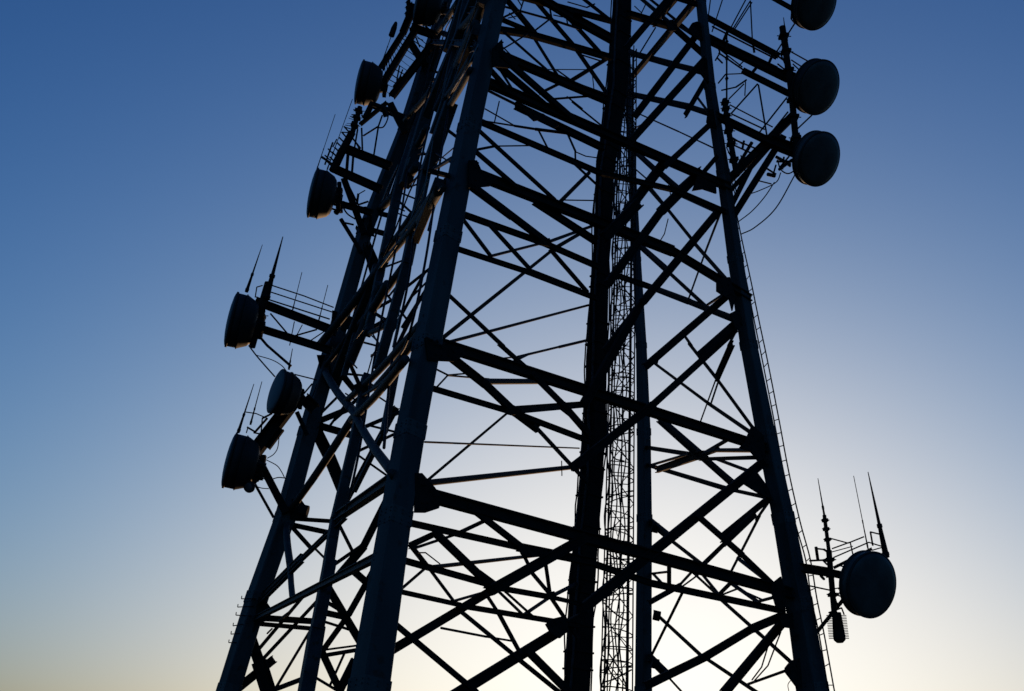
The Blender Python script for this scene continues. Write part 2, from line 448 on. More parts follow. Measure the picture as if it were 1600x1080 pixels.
[3,4,-0.795,18.549,3.284,-0.129,20.489,3.9,0.049],
[3,4,-1.65,16.58,2.829,-1.139,17.545,3.615,0.046],
[1,0,-1.084,17.13,3.533,-0.522,17.507,2.952,0.044],
[1,0,-0.537,17.292,2.935,0.398,17.959,2.386,0.058],
[1,0,0.353,18.151,2.438,1.278,18.803,1.904,0.065],
[3,0,-0.211,17.671,3.311,0.032,17.831,3.021,0.057],
[3,0,0.015,17.825,3.044,0.39,18.066,2.503,0.07],
[1,0,0.492,18.06,2.556,1.267,18.603,1.983,0.115],
[1,0,-1.691,16.565,2.054,-0.114,17.907,3.412,0.129],
[1,0,-0.137,17.61,3.339,1.358,18.841,4.557,0.162],
[1,0,-0.66,17.316,1.668,1.34,18.939,3.251,0.156],
[1,0,-1.637,16.379,2.7,-0.219,17.425,1.816,0.078],
[4,0,-0.817,17.139,2.66,-0.146,17.646,2.656,0.038],
[4,0,-0.147,17.698,2.664,0.272,18.014,2.673,0.033],
[1,0,-1.381,16.816,3.802,-1.095,17.201,3.549,0.068],
[4,0,-1.227,16.631,3.629,-1.136,17.012,3.721,0.022],
[4,0,-1.134,16.976,3.713,-0.914,17.134,3.595,0.023],
[0,1,-5.714,27.721,4.213,-1.798,16.598,3.522,0.123],
[0,1,-5.699,27.775,4.575,-4.137,23.977,4.927,0.123],
[0,1,-5.661,27.82,4.776,-4.242,24.34,5.067,0.11],
[0,1,-4.208,24.219,4.981,-2.858,20.439,5.035,0.107],
[0,1,-3.157,21.326,5.218,-1.699,16.794,4.775,0.18],
[5,1,-5.39,28.146,6.891,-3.31,22.78,7.69,0.175],
[5,1,-3.304,22.604,7.596,-1.75,16.981,6.782,0.147],
[5,1,-5.121,28.442,10.853,-4.115,26.376,11.252,0.131],
[5,1,-4.441,28.29,12.023,-3.379,24.041,10.847,0.1],
[5,1,-4.68,28.517,11.68,-2.387,21.308,10.686,0.174],
[5,1,-5.218,28.294,11.561,-3.213,24.032,12.011,0.21],
[5,1,-3.28,24.362,12.134,-1.414,17.711,10.578,0.151],
[5,1,-3.69,24.036,8.489,-1.485,17.099,7.599,0.147],
[5,1,-5.04,28.447,10.883,-3.365,23.013,7.947,0.191],
[5,1,-3.38,22.932,7.952,-1.682,16.657,4.77,0.164],
[1,3,-5.022,28.309,9.179,-4.59,28.525,8.503,0.271],
[1,3,-4.577,28.282,8.476,-4.106,28.51,7.599,0.277],
[1,3,-5.87,27.812,3.969,-5.538,28.134,3.256,0.233],
[1,3,-5.516,27.918,3.271,-5.185,28.08,2.547,0.324],
[1,3,-4.7,28.835,15.467,-3.937,28.704,13.988,0.203],
[1,3,-4.446,28.594,14.851,-4.048,28.449,13.753,0.155],
[5,1,-5.418,28.15,6.752,-4.675,25.624,5.068,0.172],
[5,1,-4.645,25.411,5.068,-4.175,23.68,4.007,0.132],
[3,3,-4.97,28.248,9.388,-4.294,28.545,9.88,0.163],
[1,3,-4.58,28.276,9.469,-4.004,28.521,10.259,0.1],
[0,3,-4.978,28.162,9.256,-4.085,28.57,9.179,0.165],
[0,3,-5.41,27.959,6.599,-4.252,28.567,6.565,0.116],
[0,3,-5.381,27.929,6.719,-4.206,28.539,6.872,0.095],
[1,3,-5.377,27.884,6.672,-4.686,28.292,6.067,0.097],
[3,3,-4.689,28.404,6.162,-4.331,28.57,5.879,0.062],
[1,3,-5.522,27.976,3.238,-4.287,28.499,5.056,0.086],
[1,3,-5.614,27.851,3.446,-4.734,28.555,5.057,0.086],
[3,3,-5.106,28.28,2.724,-4.498,28.526,4.174,0.07],
[1,3,-5.896,27.773,2.604,-5.252,28.346,3.398,0.196],
[3,3,-5.255,28.201,2.624,-4.49,28.537,3.036,0.118],
[0,3,-5.72,27.715,4.242,-4.356,28.514,4.371,0.139],
[0,3,-5.683,27.76,4.109,-4.416,28.552,4.2,0.1],
[0,3,-4.242,28.548,4.603,-3.67,28.806,4.56,0.139],
[0,3,-4.353,28.52,4.417,-3.49,28.91,4.262,0.061],
[1,3,-4.207,28.812,3.702,-3.68,29.029,4.699,0.13],
[1,3,-3.657,28.684,4.603,-3.167,28.883,5.83,0.147],
[1,3,-4.214,28.721,3.728,-3.64,28.995,2.782,0.159],
[3,3,-4.137,28.623,3.727,-3.357,28.97,3.939,0.051],
[3,3,-4.099,28.742,3.62,-3.378,29.061,3.842,0.102],
[3,3,-3.914,28.749,2.886,-3.646,28.854,3.759,0.065],
[1,3,-3.699,28.959,2.812,-3.414,29.073,3.609,0.193],
[3,3,-4.248,28.68,3.073,-3.679,28.94,2.812,0.07],
[1,3,-4.043,28.769,5.527,-3.514,28.99,6.392,0.207],
[1,3,-3.515,28.819,6.312,-2.981,29.031,7.89,0.178],
[1,3,-4.219,28.757,5.79,-3.486,29.071,6.507,0.094],
[3,3,-4.184,28.641,6.865,-3.744,28.85,6.18,0.095],
[1,3,-4.329,28.751,5.356,-3.265,29.251,3.943,0.179],
[1,3,-3.682,28.72,5.709,-3.209,28.94,5.387,0.164],
[1,3,-4.354,28.728,4.95,-3.708,29.021,4.665,0.09],
[1,3,-4.184,28.402,6.956,-3.525,28.666,8.845,0.153],
[1,3,-3.584,28.997,8.899,-3.106,29.186,10.251,0.168],
[1,3,-3.941,28.541,8.68,-2.938,29.003,8.17,0.051],
[1,3,-4.106,28.761,8.71,-2.829,29.313,9.695,0.078],
[3,3,-3.859,28.646,9.434,-2.751,29.131,10.234,0.11],
[3,3,-3.737,28.781,9.554,-2.827,29.19,9.513,0.066],
[1,3,-4.9,28.148,9.598,-4.521,28.308,10.187,0.069],
[1,3,-4.73,28.387,9.25,-4.34,28.547,10.082,0.067],
[1,3,-4.49,28.233,10.748,-4.044,28.442,10.277,0.078],
[1,3,-4.402,28.565,11.164,-4.073,28.722,10.604,0.088],
[3,3,-4.487,28.433,10.807,-3.838,28.722,10.919,0.05],
[3,3,-3.694,28.72,10.424,-3.224,28.935,10.209,0.05],
[2,1,-2.256,21.802,13.163,-2.366,21.084,10.461,0.254],
[2,1,-2.363,21.098,10.511,-2.697,21.168,8.221,0.234],
[2,1,-2.143,19.365,7.529,-2.187,18.978,6.182,0.149],
[2,1,-2.181,18.982,6.217,-2.74,20.275,5.477,0.1],
[2,1,-3.236,25.377,15.272,-3.299,24.438,12.338,0.265],
[2,1,-3.326,24.595,12.553,-3.338,23.656,9.999,0.223],
[2,1,-3.058,22.279,8.451,-3.057,21.624,6.737,0.227],
[2,1,-3.054,21.63,6.778,-3.173,21.353,5.169,0.235],
[2,1,-3.19,21.445,5.274,-3.134,20.869,4.175,0.225],
[2,1,-3.097,20.772,4.25,-3.094,20.265,2.942,0.259],
[2,1,-3.102,20.33,2.984,-3.068,19.787,1.808,0.298],
[5,1,-3.391,23.935,10.108,-2.522,21.183,9.284,0.117],
[3,3,-4.376,28.411,11.802,-3.447,28.829,11.779,0.062],
[3,3,-4.01,28.613,12.12,-3.653,28.778,11.847,0.039],
[3,3,-3.867,28.614,11.419,-3.477,28.775,12.21,0.062],
[3,3,-4.467,28.424,10.828,-3.796,28.723,10.922,0.05],
[1,3,-4.392,28.326,11.115,-4.036,28.498,10.476,0.087],
[1,3,-4.546,28.522,10.765,-4.169,28.696,10.408,0.109],
[1,3,-3.912,28.484,12.66,-3.582,28.635,12.532,0.081],
[3,3,-3.292,28.908,11.768,-2.855,29.078,13.218,0.114],
[5,1,-3.059,22.041,7.932,-1.759,16.981,6.766,0.066],
[3,3,-3.924,28.636,14.075,-3.241,28.932,14.597,0.058],
[3,3,-3.619,28.691,13.257,-3.268,28.836,13.958,0.058],
[3,3,-3.914,28.56,12.809,-3.528,28.727,13.186,0.091],
[1,3,-3.572,28.683,11.762,-2.727,29.019,14.243,0.088],
[1,3,-3.391,29.019,13.533,-2.475,29.406,14.734,0.084],
[1,3,-3.161,28.827,12.408,-2.476,29.105,14.122,0.109],
[3,3,-3.034,28.989,13.411,-2.477,29.223,14.292,0.058],
[3,3,-3.771,28.692,13.453,-3.048,29.029,12.753,0.069],
[1,3,-3.996,28.678,12.282,-3.454,28.911,12.791,0.108],
[5,1,-2.195,22.327,15.13,-1.806,21.423,15.644,0.236],
[5,1,-1.843,21.703,15.8,-1.235,18.208,14.395,0.194],
[5,1,-3.303,28.967,19.629,-2.103,22.818,17.06,0.205],
[5,1,-2.144,23.091,17.211,-1.856,22.356,17.407,0.166],
[5,1,-3.413,28.947,19.852,-2.95,29.154,22.271,0.196],
[5,1,-2.067,22.163,15.279,-1.228,18.153,13.609,0.145],
[5,1,-1.842,21.087,14.389,-1.226,17.885,13.082,0.131],
[5,1,-1.676,21.069,15.346,-1.113,18.315,15.109,0.169],
[2,1,-2.067,22.226,15.598,-1.866,22.896,18.847,0.156],
[5,1,-3.006,29.458,22.855,-0.953,18.201,14.199,0.175],
[0,1,-3.292,29.354,22.402,-1.178,18.088,13.828,0.141],
[0,1,-3.109,29.43,23.639,-0.937,18.184,14.755,0.162],
[5,1,-3.208,29.189,22.611,-2.068,23.598,19.408,0.163],
[5,1,-1.936,22.687,17.702,-1.09,18.313,15.155,0.152],
[0,1,-1.789,21.61,16.139,-1.164,17.972,13.632,0.076],
[3,3,-3.235,29.208,21.201,-2.808,28.959,20.967,0.056],
[3,3,-3.31,29.196,21.181,-2.867,28.928,20.515,0.064],
[5,1,-4.166,28.854,16.059,-2.636,23.341,14.248,0.21],
[5,1,-3.784,28.907,19.193,-2.276,23.143,16.66,0.143],
[5,1,-4.132,28.946,16.931,-3.667,29.128,19.088,0.372],
[5,1,-3.029,24.722,15.172,-2.496,23.258,15.275,0.168],
[5,1,-2.799,22.99,12.122,-1.568,17.663,10.443,0.13],
[5,1,-2.319,21.314,11.451,-1.53,17.503,10.269,0.199],
[0,1,-2.124,21.346,12.896,-1.387,17.657,10.976,0.067],
[3,1,-2.063,21.373,13.401,-1.39,17.656,10.876,0.031],
[3,1,-1.972,20.9,12.855,-1.381,17.688,11.213,0.026],
[3,3,-3.363,28.81,17.926,-2.821,29.048,18.196,0.077],
[0,3,-3.411,28.793,17.541,-3.021,28.967,17.64,0.07],
[1,3,-3.434,28.63,16.774,-2.906,28.853,17.599,0.059],
[3,3,-3.666,28.653,16.563,-3.055,28.929,16.488,0.053],
[1,3,-3.696,28.542,16.267,-3.119,28.809,15.901,0.059],
[3,3,-3.776,28.664,15.925,-3.312,28.872,15.89,0.045],
[0,3,-4.179,28.746,15.888,-3.739,28.625,15.737,0.12],
[0,3,-4.42,28.739,15.35,-3.793,28.654,15.165,0.13],
[1,3,-2.755,29.009,15.563,-2.579,29.064,16.907,0.062],
[5,1,-3.327,24.651,12.542,-2.468,22.14,12.281,0.158],
[0,0,-1.703,17.079,10.332,-1.394,17.572,10.558,0.08],
[3,3,-2.491,29.105,19.052,-2.133,29.269,18.882,0.102],
[2,1,-2.79,24.325,15.764,-1.851,22.287,17.354,0.277],
[2,1,-2.19,22.079,14.309,-1.518,20.96,16.34,0.268],
[2,1,-1.735,20.982,14.745,-1.184,18.156,14.237,0.253],
[2,1,-1.868,22.337,17.339,-1.484,21.528,18.06,0.269],
[2,1,-1.526,20.929,16.266,-1.128,18.192,15.054,0.266],
[2,1,-2.203,23.33,17.567,-1.908,23.058,19.041,0.254],
[2,1,-2.615,23.999,16.264,-2.967,24.202,14.195,0.333],
[2,1,-1.788,20.963,14.427,-2.21,21.642,13.086,0.344],
[2,1,-3.333,29.102,19.672,-3.333,25.464,14.74,0.3],
[2,1,-1.587,17.624,10.42,-2.207,20.886,11.013,0.205],
[2,1,-3.412,24.695,12.106,-4.727,28.339,10.466,0.386],
[2,1,-3.891,25.489,10.737,-4.029,25.446,9.605,0.171],
[5,1,-1.492,17.099,7.457,-2.665,20.847,7.688,0.146],
[5,1,-3.202,23.834,11.337,-3.916,25.293,9.893,0.255],
[5,1,-3.472,24.229,10.643,-2.906,22.691,10.803,0.205],
[4,1,-3.159,29.22,21.023,-2.33,23.336,16.568,0.034],
[4,1,-3.112,29.163,21.209,-2.279,23.262,16.846,0.037],
[4,1,-3.215,29.12,20.686,-2.441,23.619,16.584,0.034],
[4,1,-3.24,29.195,20.59,-2.606,24.279,16.993,0.03],
[4,1,-2.58,24.328,17.384,-3.176,29.133,20.588,0.03],
[4,1,-2.543,24.109,17.075,-2.353,23.459,16.774,0.027],
[4,1,-3.694,29.216,21.124,-3.58,29.223,21.213,0.033],
[4,3,-4.743,28.203,16.14,-4.573,28.276,16.327,0.031],
[4,1,-2.767,23.967,15.09,-2.471,22.933,14.564,0.029],
[4,1,-2.691,23.639,14.745,-2.428,22.7,14.227,0.029],
[4,1,-2.621,23.289,14.335,-2.456,22.635,13.832,0.028],
[4,1,-2.796,23.615,13.884,-2.56,22.842,13.602,0.029],
[4,3,-3.389,28.739,16.804,-3.053,28.885,17.079,0.05],
[4,3,-3.855,28.59,16.1,-3.449,28.773,16.028,0.049],
[4,1,-3.32,23.698,10.159,-2.819,21.841,8.985,0.037],
[4,1,-2.949,22.541,9.942,-2.598,21.26,9.178,0.036],
[4,1,-3.19,23.433,10.484,-3.45,24.197,10.57,0.039],
[4,1,-4.162,26.132,10.434,-3.512,23.843,9.233,0.04],
[4,1,-2.976,22.217,8.914,-3.055,22.255,8.42,0.031],
[4,1,-2.672,21.287,8.658,-3.042,22.463,9.01,0.036],
[4,1,-3.317,22.872,8.133,-3.777,24.432,8.824,0.038],
[4,1,-4.552,24.753,3.826,-4.08,23.427,3.827,0.04],
[4,1,-4.67,25.078,3.805,-4.296,24.018,3.786,0.036],
[4,1,-5.066,26.102,3.666,-4.877,25.582,3.702,0.038],
[4,0,-0.601,18.215,14.727,-0.479,18.429,14.762,0.024],
[4,0,-0.61,18.128,14.533,-0.443,18.394,14.812,0.024],
[4,0,-0.574,18.221,14.907,-0.488,18.413,14.897,0.024],
[4,0,-0.472,18.453,15.282,-0.36,18.527,15.151,0.025],
[4,3,0.297,30.26,24.865,0.387,30.308,24.462,0.071],
[4,3,0.716,30.497,24.724,1.061,30.653,24.674,0.063],
[4,3,0.846,30.55,24.861,0.935,30.597,24.455,0.054],
[4,3,0.45,30.395,24.619,0.754,30.53,24.673,0.045],
[4,3,0.89,30.515,25.292,1.547,30.809,25.362,0.045],
[4,3,1.549,30.868,25.41,1.82,30.984,25.676,0.055]]
GUSSETS = [
[0,[[-1.507,16.832,7.141],[-1.459,16.87,7.161],[-1.254,17.021,7.102],[-0.855,17.333,7.207],[-0.768,17.391,7.096],[-0.956,17.23,6.875],[-1.225,17.018,6.783],[-1.417,16.867,6.722]]],
[0,[[-1.427,16.716,4.887],[-1.314,16.804,4.922],[-1.085,16.965,4.734],[-0.953,17.054,4.592],[-0.981,17.016,4.38],[-1.18,16.855,4.25],[-1.359,16.714,4.202]]],
[0,[[4.652,21.538,7.461],[4.818,21.693,7.828],[5.121,21.909,7.652],[5.134,21.876,7.104],[4.937,21.718,6.992],[4.754,21.591,7.154],[4.454,21.364,7.158],[4.61,21.497,7.345]]],
[0,[[4.504,21.347,6.444],[4.855,21.644,6.848],[5.147,21.844,6.568],[5.286,21.927,6.276],[4.909,21.645,6.333]]],
[0,[[5.085,21.636,4.507],[5.167,21.712,4.679],[5.363,21.873,4.848],[5.459,21.924,4.558],[5.433,21.868,4.093],[5.213,21.705,4.139]]],
[0,[[5.244,21.719,4.025],[5.586,21.989,4.154],[5.605,21.98,3.855],[5.344,21.78,3.835]]],
[0,[[5.334,21.709,3.01],[5.339,21.719,3.098],[5.495,21.851,3.27],[5.724,22.032,3.368],[5.756,22.007,2.73],[5.645,21.921,2.713]]],
[0,[[4.02,21.322,10.843],[4.379,21.611,11.051],[4.524,21.684,10.573],[4.432,21.581,10.15],[4.361,21.549,10.423],[4.013,21.289,10.494]]],
[0,[[4.353,21.518,10.115],[4.596,21.72,10.336],[4.662,21.74,9.946],[4.499,21.601,9.764]]],
[0,[[3.605,21.196,13.268],[4.115,21.596,13.426],[4.131,21.571,12.955],[3.75,21.276,12.876],[3.45,21.031,12.658],[3.552,21.135,13.001]]],
[0,[[3.916,21.582,15.189],[4.185,21.799,15.361],[4.17,21.739,14.725],[3.985,21.594,14.667],[3.856,21.503,14.755]]],
[0,[[3.522,21.46,17.457],[3.658,21.575,17.604],[3.876,21.745,17.657],[3.867,21.694,17.095],[3.597,21.481,16.993],[3.385,21.33,17.113]]],
[0,[[3.64,21.446,16.127],[3.831,21.62,16.496],[3.993,21.744,16.518],[3.981,21.684,15.858],[3.797,21.555,15.998]]],
[0,[[-0.876,17.815,13.574],[-0.709,17.972,13.945],[-0.65,17.994,13.66],[-0.292,18.263,13.611],[-0.356,18.195,13.367],[-0.841,17.804,13.084]]],
[0,[[-1.107,17.426,10.846],[-0.954,17.55,10.936],[-0.83,17.627,10.723],[-0.523,17.863,10.744],[-0.65,17.746,10.476],[-1.055,17.416,10.207]]],
[0,[[0.248,18.376,9.804],[0.361,18.473,9.946],[0.466,18.555,9.982],[0.499,18.576,9.93],[0.49,18.56,9.805],[0.282,18.396,9.735]]],
[0,[[-0.245,18.215,12.546],[0.203,18.567,12.687],[0.574,18.842,12.604],[0.477,18.759,12.471],[0.115,18.482,12.462],[0.02,18.404,12.379],[-0.182,18.257,12.467]]],
[0,[[0.732,18.211,2.998],[0.856,18.316,3.123],[1.064,18.482,3.215],[1.156,18.532,2.979],[1.004,18.403,2.8],[0.844,18.285,2.845]]],
[0,[[0.707,18.229,3.46],[0.783,18.292,3.527],[0.861,18.353,3.544],[0.904,18.381,3.489],[0.868,18.347,3.405],[0.79,18.286,3.388]]],
[0,[[-0.108,17.838,6.387],[-0.007,17.922,6.481],[0.103,18.004,6.462],[0.137,18.022,6.358],[0.006,17.917,6.283],[-0.1,17.835,6.274]]],
[0,[[0.197,17.895,4.152],[0.457,18.094,4.165],[0.749,18.317,4.185],[0.754,18.313,4.08],[0.416,18.048,3.972],[0.285,17.95,3.993]]],
[2,[[4.439,27.233,8.826],[4.545,26.456,8.672],[4.651,25.76,8.421],[4.69,25.559,8.283],[4.592,26.284,8.421],[4.466,27.148,8.677]]],
[0,[[2.813,20.886,16.993],[3.019,21.056,17.176],[3.149,21.148,17.091],[3.122,21.113,16.89],[2.915,20.942,16.71]]],
[0,[[1.036,18.658,5.745],[1.178,18.77,5.803],[1.182,18.764,5.689],[1.083,18.686,5.644]]],
[-1,[[-5.307,27.846,7.228],[-5.026,27.846,7.208],[-4.791,27.846,6.94],[-4.8,27.846,6.718],[-5.456,27.846,6.61],[-5.48,27.846,7.053]]],
[-1,[[-5.839,27.617,4.779],[-5.569,27.617,4.76],[-5.342,27.617,4.512],[-5.292,27.617,4.18],[-5.58,27.617,4.085],[-5.721,27.617,3.78],[-5.893,27.617,3.916]]],
[-1,[[-3.323,21.988,8.121],[-3.096,21.988,7.86],[-2.853,21.988,8.017],[-2.84,21.988,8.192],[-3.015,21.988,8.285]]],
[-1,[[-5.244,28.181,11.195],[-4.95,28.181,11.217],[-4.744,28.181,10.597],[-4.917,28.181,10.314]]],
[-1,[[-4.68,28.559,15.396],[-4.272,28.559,15.377],[-4.187,28.559,15.027],[-4.555,28.559,15.099]]],
[-1,[[-5.06,28.301,12.616],[-4.388,28.301,12.43],[-4.343,28.301,12.056],[-4.763,28.301,11.977],[-5.036,28.301,12.097]]],
[-1,[[-4.628,28.573,15.58],[-4.336,28.573,15.766],[-4.295,28.573,15.412],[-4.164,28.573,15.261],[-4.315,28.573,15.088],[-4.646,28.573,15.255]]]]
LEGS = {
"A":[[-1.787,15.931,-1.6,0.483],[-1.687,16.374,1.628,0.431],[-1.609,16.718,4.136,0.363],[-1.545,16.913,5.554,0.357],[-1.445,17.126,7.103,0.35],[-1.302,17.423,9.266,0.339],[-1.14,17.758,11.708,0.318],[-0.869,18.211,15.022,0.298],[-0.402,19.051,21.153,0.277]],
"B":[[6.671,22.666,-1.6,0.487],[6.052,22.44,2.796,0.435],[5.828,22.358,4.388,0.378],[5.541,22.271,6.059,0.326],[5.199,22.18,7.817,0.299],[4.865,22.083,9.672,0.271],[4.582,21.982,11.636,0.25],[4.311,21.874,13.717,0.218],[3.995,21.76,15.92,0.194],[3.765,21.639,18.268,0.179],[3.234,21.394,23.016,0.157]],
"C":[[-6.584,27.263,-1.6,0.474],[-6.05,27.616,2.531,0.423],[-5.769,27.802,4.705,0.415],[-5.414,27.974,6.726,0.405],[-5.189,28.174,9.06,0.384],[-4.846,28.424,11.978,0.363],[-4.495,28.704,15.244,0.341],[-3.74,29.022,18.98,0.33],[-3.398,29.236,21.481,0.312],[-3.011,29.465,24.164,0.293],[-2.376,29.841,28.568,0.278]],
"D":[[4.256,33.087,-1.6,0.386],[4.125,32.619,3.749,0.345],[4.009,32.205,8.476,0.323],[3.909,31.984,11.007,0.304],[3.746,31.751,13.659,0.244],[3.516,31.507,16.439,0.195],[3.274,31.25,19.362,0.185],[2.771,30.694,25.688,0.181],[2.567,30.473,28.209,0.184]]}
